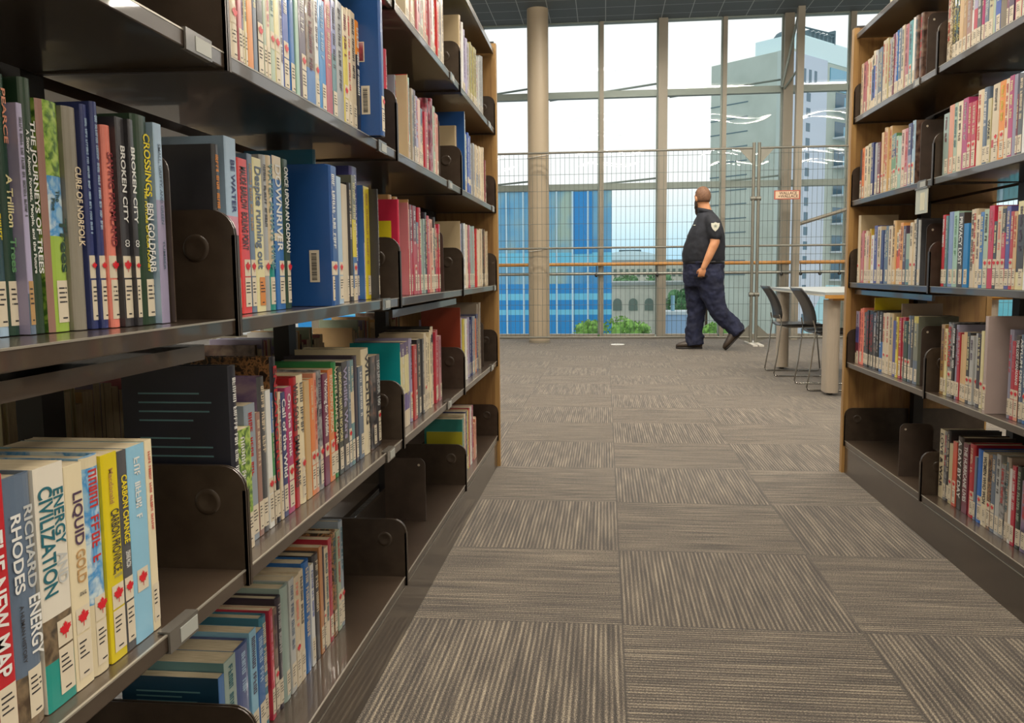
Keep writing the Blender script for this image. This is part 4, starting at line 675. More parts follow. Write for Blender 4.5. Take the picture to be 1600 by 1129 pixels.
MB().box(.003, .0036, -.01, .03, -.075, -.015, plain('sign_paper', 'c9c6ad', .5)).build('insert', t)
MB().box(-.004, .006, -.058, .058, -.002, .004, M_CLIP).build('hook', t)
# ------------------------------------------------------------------ handrail at the windows
M_RAILW = noisy('rail_wood', [(.3, 'b07a3c'), (.7, 'c99450')], 6, rough=.35, stretch=(.6, 8, 8)); M_STEEL = plain('brushed_steel', '9a9a92', .35, .7)
hr = thing('handrail', (0, 11.9, 0), label='long round wooden handrail over a steel tube, running before the windows', cat='handrail')
MB().tube([(-7.9, 0, 1.02), (3.9, 0, 1.02)], .024, M_RAILW, 12).build('wood_rail', hr)
MB().tube([(-7.9, 0, .89), (3.9, 0, .89)], .020, M_STEEL, 10).build('steel_tube', hr)
x = -7.5
while x < 3.9:
    MB().tube([(x, 0, 1.0), (x, -.012, .93), (x, -.02, .875)], .0065, M_POST, 6).ball((x, -.02, .868), .024, M_POST, 10, 6).build('bracket', hr)
    x += .82 if x < 2.1 else .25
# ------------------------------------------------------------------ wire fence panels
M_FENCE = plain('fence_paint', '76756c', .4, .3); M_WIRE = plain('fence_wire', '5c6664', .4, .4); M_FOOT = plain('fence_foot', 'cfcbc2', .5)
def fence(xa, xb, label):
    t = thing('wire_fence', (xa, 11.03, 0), label=label, cat='fence', group='temporary wire fence panels'); L_ = xb - xa
    for x_ in (.022, L_ - .022): MB().tube([(x_, 0, .02), (x_, 0, 2.475)], .021, M_FENCE, 12).build('post', t)
    for z in (2.41, 1.22, .085): MB().tube([(.02, 0, z), (L_ - .02, 0, z)], .013, M_FENCE, 8).build('rail', t)
    wm = MB(); x_ = .08
    while x_ < L_ - .05:
        wm.tube([(x_, .0, .085), (x_, .0, 2.41)], .0021, M_WIRE, 4); x_ += .0585
    z = .085 + .21
    while z < 2.40:
        wm.tube([(.03, .004, z), (L_ - .03, .004, z)], .0023, M_WIRE, 4); z += .205
    wm.build('wire_mesh', t)
    for x_, s in ((.04, 1), (L_ - .04, -1)):
        MB().prism([(x_, 2.41), (x_ + s * .16, 2.40), (x_, 2.22)], -.003, .003, M_FENCE, 'y').build('gusset', t)
        MB().box(x_ - .035 - s * .02, x_ + .035 - s * .02, -.40, .28, 0, .018, M_FOOT).build('foot_plate', t)
        MB().prism([(x_, .02), (x_ + s * .17, .085), (x_, .24)], -.003, .003, M_FENCE, 'y').build('foot_brace', t)
    return t
f1 = fence(-1.62 - .02, 1.835, 'wide wire fence panel in front of the round column, left of the paired posts')
f1_len = 1.835 + 1.64
f2 = fence(1.855, 5.2, 'wire fence panel with the WALLACE sign, right of the paired posts')
for fx, px0 in ((f1, f1_len - .022), (f2, .022)):
    for z in (1.80, .62): MB().tube([(px0 - .030, 0, z), (px0 + .030, 0, z)], .028, M_FENCE, 8).build('coupler', fx)

def sign(x, label, full):
    t = thing('fence_sign', (x, 11.0, 1.835), label=label, cat='sign')
    MB().box(-.155, .155, 0, .006, -.055, .055, plain('sign_red', '9c4638', .5)).build('border', t)
    MB().box(-.140, .140, -.002, 0, -.043, .043, plain('sign_tan', 'c9b296', .5)).build('face', t)
    for s_, z in (('WALLACE', .019), ('+WALLACE', -.019)):
        cu = bpy.data.curves.new('lettering', 'FONT'); cu.body = s_; cu.size = .046; cu.align_x = 'CENTER'; cu.align_y = 'CENTER'; cu.offset = .001
        cu.materials.append(plain('sign_ink', '4a2c24', .5)); q = text_mesh('lettering', cu, t)
        q.location = (.01, -.0032, z); q.rotation_euler = (PI / 2, 0, 0)
sign(2.215, 'small tan sign with red border reading WALLACE + WALLACE on the wire fence', True)
sign(-1.56, 'small tan sign partly hidden by the left bookcase end, on the wire fence', True)
for z in (2.41, 1.22):   # ties that hold the fence to the column
    t = thing('cable_tie', (-.862, 11.32, z), label='thin pale strap looped round the column at the fence %s rail' % ('top' if z > 2 else 'middle'), cat='strap')
    pts = [(.142 * math.cos(a), .142 * math.sin(a) , .03 * math.sin(a + .8)) for a in [2 * PI * i / 28 for i in range(28)]]
    pts = [(p[0], p[1] if p[1] > -.13 else p[1] - .165 * 0, p[2]) for p in pts]
    MB().tube(pts, .005, M_FOOT, 6, True).build('strap', t)

# ------------------------------------------------------------------ table and chairs
M_TOP = plain('table_laminate', 'a2a6a4', .3); M_LEG = plain('table_leg', 'a69a8a', .45); M_EDGE = plain('table_edge_oak', 'b8853c', .4)
tb = thing('table', (0, 0, 0), label='long pale study table with oak edging on thick round-ended grey legs', cat='table')
MB().box(1.56, 2.9, 6.35, 8.45, .742, .760, M_TOP).build('tabletop', tb)
o = MB(); o.box(1.56, 2.9, 6.35, 6.365, .715, .7415, M_EDGE); o.box(1.56, 1.575, 6.365, 8.45, .730, .7415, plain('table_trim', 'c9c6b8', .4)); o.build('edge_trim', tb)
MB().box(1.62, 2.84, 6.38, 6.5, .700, .714, M_EDGE).build('apron', tb)
def stad(cx_, cy_, a, r, n=10):
    return [(cx_ + r * math.cos(t), cy_ + a + r * math.sin(t)) for t in [PI * k / n for k in range(n + 1)]] + [(cx_ + r * math.cos(t), cy_ - a + r * math.sin(t)) for t in [PI + PI * k / n for k in range(n + 1)]]
for (lx, ly) in ((1.66, 6.56), (1.655, 8.28), (2.75, 6.56), (2.75, 8.28)):
    lg = MB().prism(stad(lx, ly, .05, .048), .02, .70 if ly < 7 else .742, M_LEG, 'z').build('leg', tb)
    MB().prism([(lx + .022 * math.cos(2 * PI * k / 14), ly + .022 * math.sin(2 * PI * k / 14)) for k in range(14)], 0, .02, M_POST, 'z').build('glide', lg)
M_SHELL = plain('black_chair_shell', '26282b', .35, coat=.3); M_CHROME = plain('chrome_wire', 'b4b4b0', .18, 1)
def chair(x, y, rz, label):
    """faces +x; origin on the floor under the seat centre"""
    t = thing('stacking_chair', (x, y, 0), rz, label, 'chair', 'black stacking chairs at the study table')
    # seat shell: slightly dished sheet with waterfall front
    o = MB(); n, k = 8, 8; vs = []
    for top in (1, 0):
        for i in range(n + 1):
            for j in range(k + 1):
                u = i / n; v = j / k * 2 - 1; xx = -.21 + .43 * u; zz = .445 + .012 * abs(v) ** 2 - .02 * math.sin(PI * u) * (1 - v * v) - (.02 * max(0, (u - .85) / .15) ** 2)
                vs.append((xx, v * .205 * (1 - .04 * u), zz - (0 if top else .011)))
    w2 = k + 1; N_ = (n + 1) * w2
    fs = [(i * w2 + j, (i + 1) * w2 + j, (i + 1) * w2 + j + 1, i * w2 + j + 1) for i in range(n) for j in range(k)]
    fs += [tuple(N_ + q for q in f[::-1]) for f in fs]
    rim = [j for j in range(w2)] + [i * w2 + k for i in range(1, n + 1)] + [n * w2 + j for j in range(k - 1, -1, -1)] + [i * w2 for i in range(n - 1, 0, -1)]
    fs += [(rim[i], rim[(i + 1) % len(rim)], N_ + rim[(i + 1) % len(rim)], N_ + rim[i]) for i in range(len(rim))]
    o.add(vs, fs, M_SHELL, True); o.build('seat', t)
    o = MB(); vs = []
    for top in (1, 0):
        for i in range(n + 1):
            for j in range(k + 1):
                u = i / n; v = j / k * 2 - 1; zz = .50 + .285 * u
                xx = -.195 - .115 * u ** 1.3 + .02 * math.sin(PI * u) - .035 * (1 - v * v) * .8 - (.0 if top else .010)
                vs.append((xx, v * (.19 + .025 * u - (.02 if i in (0, n) else 0)), zz))
    o.add(vs, fs, M_SHELL, True); o.build('backrest', t)
    for s in (-1, 1):
        yy = s * .215
        pts = [(-.222, s * .198, .54), (-.212, s * .205, .50), (-.205, s * .21, .46), (-.235, yy, .2), (-.262, yy, .03), (-.255, yy, .012), (-.235, yy, .0075), (.20, yy, .0075), (.22, yy, .012), (.226, yy, .03), (.185, s * .21, .41), (.165, s * .20, .43), (-.15, s * .17, .428)]
        MB().tube(pts, .0062, M_CHROME, 8).build('sled_leg', t)
    MB().tube([(-.15, -.17, .426), (-.15, .17, .426)], .0058, M_CHROME, 6).tube([(.16, -.17, .424), (.16, .17, .424)], .0058, M_CHROME, 6).build('cross_bar', t)
    return t
chair(1.79, 6.925, 0, 'black stacking chair with chrome sled legs, nearer of two at the table')
chair(1.72, 7.84, 0, 'black stacking chair with chrome sled legs, farther one behind the far table leg')

# ------------------------------------------------------------------ person walking to the left
def remesh(o, vx, sm=6):
    m = o.modifiers.new('remesh', 'REMESH'); m.mode = 'VOXEL'; m.voxel_size = vx; m.use_smooth_shade = True
    s = o.modifiers.new('smooth', 'SMOOTH'); s.iterations = sm; s.factor = .6
def folds(o, size, strength):
    t = bpy.data.textures.new('cloth_folds', 'CLOUDS'); t.noise_scale = size; t.noise_depth = 2
    d = o.modifiers.new('folds', 'DISPLACE'); d.texture = t; d.strength = strength; d.mid_level = .5; d.texture_coords = 'LOCAL'
    s = o.modifiers.new('soften', 'SMOOTH'); s.iterations = 2; s.factor = .4
M_SKIN = noisy('skin', [(.3, 'bb7f58'), (.7, 'cc946c')], 12, rough=.5); M_SHIRT = noisy('navy_shirt_cloth', [(.3, '10121a'), (.7, '181c27')], 14, rough=.8, bump=.2)
M_TROUS = noisy('navy_trouser_cloth', [(.3, '10142a'), (.7, '1a2140')], 10, rough=.8, bump=.3); M_SHOE = plain('shoe_leather', '3a2f26', .4); M_SOLE = plain('shoe_sole', '1f1a17', .6)
M_HAIR = noisy('ginger_brown_hair', [(.35, '5f4230'), (.7, '7d5a42')], 60, rough=.7, bump=.4); M_BEARD = noisy('dark_beard', [(.35, '2b201b'), (.7, '46342b')], 80, rough=.8, bump=.6)
pr = thing('person', (1.13, 10.27, 0), label='bearded man in dark navy uniform walking left before the wire fence, looking outside', cat='person')
def lim(o, pts, m, n=16, sq=1.0, flat=False):
    """limb: (x,y,z,r) rings perpendicular to the path, rounded ends"""
    P = [Vector(p[:3]) for p in pts]; rings = []
    for i, p in enumerate(P):
        d = (P[min(i + 1, len(P) - 1)] - P[max(i - 1, 0)]).normalized(); u = d.cross(Vector((0, 1, 0)))
        if u.length < .1: u = d.cross(Vector((1, 0, 0)))
        u.normalize(); v = d.cross(u).normalized(); r = pts[i][3]; rings.append((p, u * r, v * r * sq))
    o.loft(rings, m, n); o.ball(P[0], pts[0][3] * .98, m, 12, 8)
    if not flat: o.ball(P[-1], pts[-1][3] * .98, m, 12, 8)
def ell(o, rows, m, n=28):
    o.loft([((x, y, z), (rx, 0, 0), (0, ry, 0)) for (z, x, y, rx, ry) in rows], m, n)
# body: head, neck, arms, hands, torso core and legs as one skin surface
b = MB()
fd = Vector((-.45, .89, 0)).normalized(); ld = Vector((-fd.y, fd.x, 0))      # face direction, his left
hc_ = Vector((-.012, .02, 1.755))
R_ = Matrix((fd, ld, Vector((0, 0, 1)))).transposed()
b.ball(hc_ + Vector((0, 0, .012)), (.103, .083, .115), M_SKIN, 22, 14, R_)
b.ball(hc_ + fd * .03 + Vector((0, 0, -.065)), (.075, .066, .065), M_SKIN, 18, 10, R_)
b.ball(hc_ + fd * .108 + Vector((0, 0, -.012)), (.017, .014, .024), M_SKIN, 10, 8, R_)       # nose
b.ball(hc_ + fd * .094 + Vector((0, 0, .028)), (.018, .055, .012), M_SKIN, 12, 8, R_)        # brow
b.ball(hc_ + fd * .094 + Vector((0, 0, -.052)), (.014, .026, .010), M_SKIN, 10, 8, R_)       # lips
for s in (-1, 1):
    b.ball(hc_ + ld * .086 * s + Vector((0, 0, -.01)) - fd * .004, (.020, .010, .032), M_SKIN, 10, 8, R_)   # ear
    b.ball(hc_ + fd * .078 + ld * s * .034 + Vector((0, 0, .012)), (.02, .018, .014), M_SKIN, 10, 8, R_)
lim(b, [(.03, .01, 1.56, .085), (.012, .012, 1.62, .075), (0, .015, 1.69, .068)], M_SKIN)
ell(b, [(.80, .0, 0, .17, .16), (1.0, .01, 0, .19, .19), (1.25, .02, 0, .18, .19), (1.45, .04, 0, .12, .18), (1.54, .04, 0, .08, .12)], M_SKIN)
AL = [(.085, -.20, 1.47, .062), (.10, -.255, 1.38, .060), (.10, -.285, 1.24, .054), (.085, -.295, 1.20, .052), (.03, -.30, 1.07, .044), (-.01, -.30, .985, .034), (-.025, -.30, .955, .031)]
AR = [(.06, .20, 1.47, .062), (.07, .255, 1.38, .060), (.09, .28, 1.24, .054), (.09, .28, 1.19, .050), (.07, .28, 1.08, .042), (.05, .275, 1.0, .032)]
lim(b, AL, M_SKIN); lim(b, AR, M_SKIN)
def hand(o, w_, dirv, side, palm_n, curl):
    """palm slab plus four unequal bent fingers and a thumb; side = direction towards the thumb"""
    w_ = Vector(w_); d = Vector(dirv).normalized(); s = Vector(side).normalized(); n = Vector(palm_n).normalized()
    Rm = Matrix((d, s, n)).transposed()
    o.ball(w_ + d * .045, (.052, .042, .018), M_SKIN, 16, 10, Rm)
    for i, (off, ln) in enumerate(((.030, .072), (.010, .080), (-.010, .075), (-.029, .060))):
        p0 = w_ + d * .078 + s * off; p1 = p0 + (d * math.cos(curl) + n * math.sin(curl)) * ln * .42
        p2 = p1 + (d * math.cos(curl * 2.1) + n * math.sin(curl * 2.1)) * ln * .34; p3 = p2 + (d * math.cos(curl * 3.) + n * math.sin(curl * 3.)) * ln * .24
        lim(o, [tuple(p0 - d * .02) + (.0095,), tuple(p0) + (.0095,), tuple(p1) + (.0088,), tuple(p2) + (.008,), tuple(p3) + (.007,)], M_SKIN, 8)
    t0 = w_ + d * .022 + s * .032; t1 = t0 + (d * .6 + s * .5 + n * .35).normalized() * .036; t2 = t1 + (d * .8 + n * .6).normalized() * .030
    lim(o, [tuple(t0 - s * .012) + (.013,), tuple(t0) + (.0125,), tuple(t1) + (.011,), tuple(t2) + (.009,)], M_SKIN, 8)
hand(b, (-.028, -.30, .955), (-.22, 0, -1), (-1, .1, .1), (.12, 1, 0), .55)
hand(b, (.048, .274, .995), (-.2, 0, -1), (-1, -.1, 0), (.1, -1, 0), .4)
LF = [(-.05, .10, .86, .13), (-.075, .10, .68, .10), (-.07, .10, .48, .068), (-.085, .10, .30, .058), (-.095, .10, .10, .045)]
LR = [(.06, -.10, .86, .13), (.11, -.10, .68, .10), (.155, -.10, .49, .068), (.26, -.10, .36, .055), (.37, -.10, .24, .045)]
lim(b, LF, M_SKIN); lim(b, LR, M_SKIN)
bo = b.build('body', pr); remesh(bo, .0065, 3)
# shirt
s_ = MB()
ell(s_, [(1.00, .012, 0, .232, .215), (1.04, .008, 0, .246, .232), (1.12, .008, 0, .246, .240), (1.22, .018, 0, .236, .238), (1.33, .032, 0, .212, .232), (1.42, .042, 0, .180, .225), (1.49, .045, 0, .150, .205), (1.54, .040, 0, .120, .160), (1.585, .03, .008, .090, .095), (1.60, .028, .01, .084, .082)], M_SHIRT)
lim(s_, [(.07, -.16, 1.485, .085), (.095, -.225, 1.43, .088), (.105, -.262, 1.36, .083), (.105, -.275, 1.315, .080)], M_SHIRT)
lim(s_, [(.06, .16, 1.485, .085), (.06, .225, 1.43, .088), (.07, .26, 1.36, .083), (.075, .272, 1.315, .080)], M_SHIRT)
so_ = s_.build('polo_shirt', pr); remesh(so_, .011, 4); folds(so_, .12, .022)
co = MB(); rings = [((.022, .012, 1.585), (.092, 0, -.02), (0, .090, 0)), ((.014, .012, 1.63), (.082, 0, -.018), (0, .080, 0)), ((.018, .012, 1.628), (.088, 0, -.018), (0, .088, 0)), ((.03, .012, 1.575), (.10, 0, -.02), (0, .10, 0))]
co.loft(rings, M_SHIRT, 24); co.build('collar', so_)
sh = MB(); sc = .047; shp = [(-1, .85), (-.5, .82), (0, 1.05), (.5, .82), (1, .85), (.95, .1), (.6, -.6), (0, -1.15), (-.6, -.6), (-.95, .1)]
def patch(o, pts, sc, off, m):
    vs = [(.095 + p[0] * sc, -.354 - off + .25 * (p[0] * sc) ** 2 * 8 + .10 * (p[1] * sc), 1.405 + p[1] * sc * .98) for p in pts] + [(.095, -.354 - off, 1.405)]
    n = len(pts); o.add(vs, [(i, (i + 1) % n, n) for i in range(n)], m)
sh.prism([(.095 + p[0] * sc, 1.41 + p[1] * sc) for p in shp], -.350, -.338, plain('badge_white', 'd4d4c4', .6), 'y')
sh.prism([(.095 + .022 * math.cos(2 * PI * k / 5 + (.63 if q else 0) + PI / 2) * (1 if not q else .5), 1.415 + .022 * math.sin(2 * PI * k / 5 + (.63 if q else 0) + PI / 2) * (1 if not q else .5)) for k in range(5) for q in (0, 1)], -.352, -.349, plain('badge_grey', '8c9284', .6), 'y')
sh.build('shoulder_badge', so_)
MB().box(-.122, -.100, -.125, -.095, 1.437, 1.444, plain('badge_white', 'd4d4c4', .6)).build('chest_emblem', so_)
# trousers
t_ = MB()
ell(t_, [(.74, .0, 0, .19, .185), (.80, .005, 0, .226, .212), (.88, .008, 0, .236, .225), (.96, .010, 0, .234, .222), (1.035, .010, 0, .232, .220)], M_TROUS)
lim(t_, [(-.03, .09, .86, .165), (-.055, .095, .70, .145), (-.06, .10, .55, .118), (-.055, .10, .46, .108), (-.07, .10, .34, .102), (-.085, .10, .20, .098), (-.075, .10, .10, .104), (-.07, .10, .045, .110)], M_TROUS, flat=True)
lim(t_, [(.06, -.09, .86, .165), (.095, -.095, .70, .145), (.13, -.10, .56, .120), (.165, -.10, .475, .108), (.235, -.10, .39, .102), (.325, -.10, .30, .098), (.372, -.10, .25, .098), (.408, -.10, .205, .100)], M_TROUS, flat=True)
for (x_, y_, z_, r_) in ((-.10, .10, .13, .05), (-.0, .10, .145, .045), (.10, -.1, .52, .05), (.30, -.1, .36, .045)): t_.ball((x_, y_, z_), (r_, .09, .018), M_TROUS, 12, 8)
to_ = t_.build('trousers', pr); remesh(to_, .010, 2); folds(to_, .085, .045)
MB().loft([((.010, 0, 1.000), (.238, 0, 0), (0, .226, 0)), ((.010, 0, 1.032), (.238, 0, 0), (0, .226, 0))], plain('belt_leather', '15151a', .4), 28).build('belt', to_)
def shoe(anx, heel, toe, y, flat):
    h_, t2 = Vector(heel), Vector(toe); d = (t2 - h_).normalized(); n_ = Vector((0, 1, 0)).cross(d); n_ = n_ if n_.z > 0 else -n_
    L_ = (t2 - h_).length; o = MB()
    prof = [(-.02, .045, .060, .036), (.08, .058, .100, .044), (.3, .056, .100, .044), (.5, .046, .082, .050), (.72, .038, .062, .056), (.9, .032, .048, .048), (1.02, .022, .030, .026)]
    o.loft([(h_ + d * (L_ * u) + n_ * (c + .012), n_ * hh * .72, Vector((0, 1, 0)) * w_) for (u, c, hh, w_) in [(p[0], p[1], p[2] * .9, p[3]) for p in prof]], M_SHOE, 16)
    a = o.build('shoe', pr)
    q = MB(); q.loft([(h_ + d * (L_ * u) + n_ * .012, n_ * .014, Vector((0, 1, 0)) * (w_ + .006)) for u, w_ in ((-.02, .03), (.05, .042), (.3, .042), (.5, .048), (.75, .056), (.92, .048), (1.02, .02))], M_SOLE, 12); q.build('sole', a)
shoe(None, (.01, .10, .0), (-.285, .10, .0), .1, True)
shoe(None, (.475, -.10, .225), (.268, -.10, -.0), -.1, False)
# hair and beard follow the skull
hh_ = MB(); hh_.ball(hc_ + Vector((0, 0, .018)) - fd * .006, (.106, .088, .118), M_HAIR, 26, 16, R_)
hv = []; keep = set()
for i, v in enumerate(hh_.v):
    p = Vector(v) - hc_; fx = p.dot(fd)
    if p.z > .062 or (fx < .028 and p.z > -.055) : keep.add(i)
hh_2 = MB(); fs = [f for f in hh_.f if all(i in keep for i in f)]; hh_2.add(hh_.v, fs, M_HAIR, True)
ho = hh_2.build('hair', pr); sm_ = ho.modifiers.new('solid', 'SOLIDIFY'); sm_.thickness = .006; sm_.offset = -1
bd = MB()
bd.ball(hc_ + fd * .050 + Vector((0, 0, -.098)), (.066, .064, .062), M_BEARD, 20, 12, R_)
bd.ball(hc_ + fd * .075 + Vector((0, 0, -.142)), (.044, .044, .062), M_BEARD, 16, 10, R_)
for s in (-1, 1): bd.ball(hc_ + fd * .030 + ld * .062 * s + Vector((0, 0, -.058)), (.030, .020, .050), M_BEARD, 12, 8, R_)
bd.ball(hc_ + fd * .100 + Vector((0, 0, -.036)), (.014, .036, .010), M_BEARD, 12, 8, R_)
be = bd.build('beard', pr); remesh(be, .006, 2)
ph = thing('phone', (1.13 - .052, 10.27 - .272, .853), 0, 'flat dark phone held in the walking man\'s lowered left hand', 'phone')
o = MB(); o.box(-.078, .074, -.034, .034, -.0045, .0045, plain('phone_black', '17181c', .2, coat=.5)); q = o.build('phone_case', ph)
MB().box(-.072, .068, -.030, .030, .0045, .0052, plain('phone_glass', '0d0e12', .05)).build('phone_screen', ph)
ph.rotation_euler = (.25, -.12, 0)

# ------------------------------------------------------------------ the city outside
G = -9.0
M_ASPH = noisy('street_asphalt', [(.3, 'a09c96'), (.7, 'b8b4ac')], .3, rough=.9)
structure('trim_40', MB().box(-400, 400, YW + 3, 900, G - .5, G, M_ASPH))
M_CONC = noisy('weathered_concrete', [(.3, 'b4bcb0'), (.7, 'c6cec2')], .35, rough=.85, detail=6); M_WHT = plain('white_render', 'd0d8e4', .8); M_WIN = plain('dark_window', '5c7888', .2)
M_PEN = plain('pale_cyan_cladding', 'e2f6f6', .6); M_BGL = plain('balcony_glass', '7fb4cc', .2); M_SLAB = plain('balcony_slab', 'd4dade', .7); M_ROOFK = plain('roof_plant', '5c747c', .6)
# apartment tower, local frame: x along the blank side, y along the balcony side
C0 = Vector((16.3, 80, 0)); Lf = Vector((10.05, 86, 0)) - C0; Rt = Vector((23.9, 92, 0)) - C0
ua = Lf.normalized(); vb = Vector((-ua.y, ua.x, 0)); vb = vb if vb.dot(Rt) > 0 else -vb; LA = Lf.length; LBb = 16.5
tw = thing('apartment_tower', (0, 0, 0), label='tall pale concrete apartment tower with balconies, seen beyond the windows at right', cat='building')
tw.matrix_world = Matrix(((ua.x, vb.x, 0, C0.x), (ua.y, vb.y, 0, C0.y), (0, 0, 1, G), (0, 0, 0, 1)))
TH = 20.2 - G
MB().box(0, LA, 0, LBb, 0, TH, M_CONC).build('tower_wall', tw)
MB().box(-.12, 0.0, .0, 5.6, 0, TH - .3, M_WHT).build('white_stair_wall', tw)
o = MB()
for i in range(14):
    z = TH - 2.6 - i * 1.32
    o.box(LA * .52, LA + .02, -.03, 0, z, z + .10, M_ROOFK) if i > 0 else None
o.build('wall_joint', tw)
MB().box(-.06, LA * .17, -.07, 0, 0, TH, plain('pale_strip', 'c2ccc4', .8)).build('corner_strip', tw)
for i in range(22):
    z = TH - 4.3 - i * 1.32
    if z < .5: break
    w_ = MB(); w_.box(-.14, -.11, 2.2, 2.85, z, z + .75, M_WIN); w_.build('window', tw)
for yy in (1.6, 2.5, 3.4): MB().box(-.14, -.10, yy, yy + .42, TH - 2.7, TH - 1.5, M_WIN).build('top_window', tw)
for i in range(11):
    z = TH - 4.4 - i * 2.64
    if z < .5: break
    bb = MB(); bb.box(-1.1, 0, 7.0, 11.2, z - .16, z, M_SLAB); q = bb.build('balcony', tw)
    MB().box(-1.12, -1.08, 7.0, 11.2, z, z + .8, M_BGL).build('balcony_glass', q)
    bb = MB(); bb.box(-1.1, 0, 12.4, LBb, z - .16 + 1.3, z + 1.3, M_SLAB); q = bb.build('balcony', tw)
    MB().box(-.03, -.01, 7.3, 10.6, z, z + 1.5, M_WIN).box(-.03, -.01, 12.8, 15.8, z + 1.3, z + 2.5, M_WIN).build('balcony_door', tw)
MB().box(-.10, 0, 6.2, LBb, TH - 2.8, TH - .8, M_BGL).build('glazed_corner', tw)
MB().box(.2, LA * .52, 1.0, LBb, TH, TH + 1.5, M_PEN).box(-.05, .2, .6, LBb, TH - .4, TH + 1.3, M_PEN).build('penthouse', tw)
o = MB()
for k in range(6): o.prism([(3.0 + k * .72, TH + 1.0), (3.6 + k * .72, TH + 1.0), (3.3 + k * .72, TH + 2.2)], .3, 1.0, M_ROOFK, 'x')
for k in range(6): o.tube([(.3, 3.0 + k * .72, TH + 2.0), (.3, 3.7 + k * .72, TH + 2.2)], .07, M_ROOFK, 5)
o.tube([(.3, 2.2, TH + 2.2), (.3, 7.4, TH + 2.4)], .08, M_ROOFK, 5); o.box(.2, .9, 7.2, 7.4, TH + .5, TH + 2.7, M_ROOFK)
o.build('rooftop_frames', tw)
MB().ball((3.2, 3.4, TH + 1.8), (.9, .9, .8), M_ROOFK, 12, 8).ball((1.9, 3.0, TH + 1.65), (.6, .6, .4), M_ROOFK, 10, 6).build('rooftop_tank', tw)
# blue glass building at left with pale fins
def blueglass():
    m, nt, b = new_mat('blue_glass_facade'); N = nt.nodes; L = nt.links
    t = N.new('ShaderNodeTexCoord'); mp = N.new('ShaderNodeMapping'); mp.inputs['Scale'].default_value = (.22, 1, .12)
    n = N.new('ShaderNodeTexNoise'); n.inputs['Scale'].default_value = 1.2; n.inputs['Detail'].default_value = 3
    r = N.new('ShaderNodeValToRGB'); el = r.color_ramp.elements; el[0].position = .38; el[0].color = lin('3f93c8'); el[1].position = .62; el[1].color = lin('b0c4b4'); q = el.new(.5); q.color = lin('74b0d0')
    L.new(t.outputs['Object'], mp.inputs[0]); L.new(mp.outputs[0], n.inputs['Vector']); L.new(n.outputs['Fac'], r.inputs[0]); L.new(r.outputs[0], b.inputs['Base Color'])
    b.inputs['Roughness'].default_value = .25; return m
M_BLUE = blueglass(); M_BLU2 = plain('blue_spandrel', '1a8ed2', .3); M_CYAN = plain('cyan_spandrel', '74cbe8', .3); M_FIN = plain('pale_fin', 'c4e0ec', .5)
gb = thing('glass_office', (0, 60, G), label='blue glass office block with pale vertical fins, beyond the windows at left', cat='building')
GH = 6.65 - G
MB().box(-22, .45, 0, 14, 0, GH, M_BLUE).build('glass_facade', gb)
o = MB()
zf = lambda py: .9257 + (427 - py) / 1344.6 * 60 - G
for (a_, b_, m) in ((398, 420, M_CYAN), (446, 461, M_BLU2), (461, 471, M_CYAN), (471, 486, M_BLU2), (486, 494, M_CYAN), (494, 530, M_BLU2)):
    o.box(-22, .46, -.05, 0, zf(b_ - 0), zf(a_), m)
o.build('spandrel_band', gb)
for px_ in (791, 818, 870, 895, 919, 942):
    xx = (px_ - 800) / 1344.6 * 60 - 6.5 * 1.0
    xx = -7.52 + (px_ - 775) * .0440
    MB().box(xx - .06, xx + .06, -.25, -.05, 0, GH - .2, M_FIN).build('fin', gb)
for xx in (-9.5, -11, -12.5): MB().box(xx - .06, xx + .06, -.25, -.05, 0, GH - .2, M_FIN).build('fin', gb)
MB().box(-2.3, -.9, -.08, -.04, zf(400), GH - .3, M_BLU2).box(-22, .46, -.12, .1, GH - .25, GH, M_FIN).build('dark_panel', gb)
# low heritage buildings, dome, trees, street things
M_STONE = noisy('pale_stone', [(.3, 'c4c8bc'), (.7, 'd8d8cc')], .8, rough=.9); M_ROOF = plain('grey_roof', '9aa4a4', .8); M_ARCH = plain('arch_window', '6c8078', .4)
def lowbuilding(name, x0, x1, y0, y1, zt, label, wins, mat=None, arched=True, ww=.9, wh=1.5, cols=None):
    t = thing(name, ((x0 + x1) / 2, y0, G), label=label, cat='building'); hw = (x1 - x0) / 2; m = mat or M_STONE
    MB().box(-hw, hw, 0, y1 - y0, 0, zt - G, m).build('wall', t)
    MB().box(-hw - .3, hw + .3, -.3, y1 - y0 + .3, zt - G, zt - G + .35, M_ROOF).build('roof', t)
    for (zc, n) in wins:
        for k in range(n):
            xx = -hw + (k + .5) * 2 * hw / n
            pts = [(xx - ww / 2, zc - G), (xx + ww / 2, zc - G), (xx + ww / 2, zc - G + wh)]
            if arched: pts += [(xx + ww / 2 * math.cos(a), zc - G + wh + ww / 2 * math.sin(a)) for a in [PI * i / 6 for i in range(1, 6)]]
            pts += [(xx - ww / 2, zc - G + wh)]
            MB().prism(pts, -.08, .02, M_ARCH, 'y').build('window', t)
    return t
lowbuilding('heritage_hall', .5, 11.3, 100, 112, -1.1 + .4, 'pale stone hall with a row of arched windows, beyond the glass', [(-3.6, 6)], ww=1.0, wh=.9)
lowbuilding('warehouse', .2, 14, 130, 140, 2.2, 'long pale building with small square windows behind the arched hall', [(.1, 16)], arched=False, ww=.45, wh=1.1)
lowbuilding('far_terrace', 14.4, 28, 122, 135, 1.4, 'far pale terrace with rows of small windows, right of the thick mullion', [(-.8, 10), (-3.0, 10)], arched=False, ww=.7, wh=.9, mat=plain('terrace_paint', 'b4bcb8', .8))
sd = thing('shop_kiosk', (5.9, 70, G), label='pale blue flat-roofed kiosk on the street, just left of the walking man', cat='building')
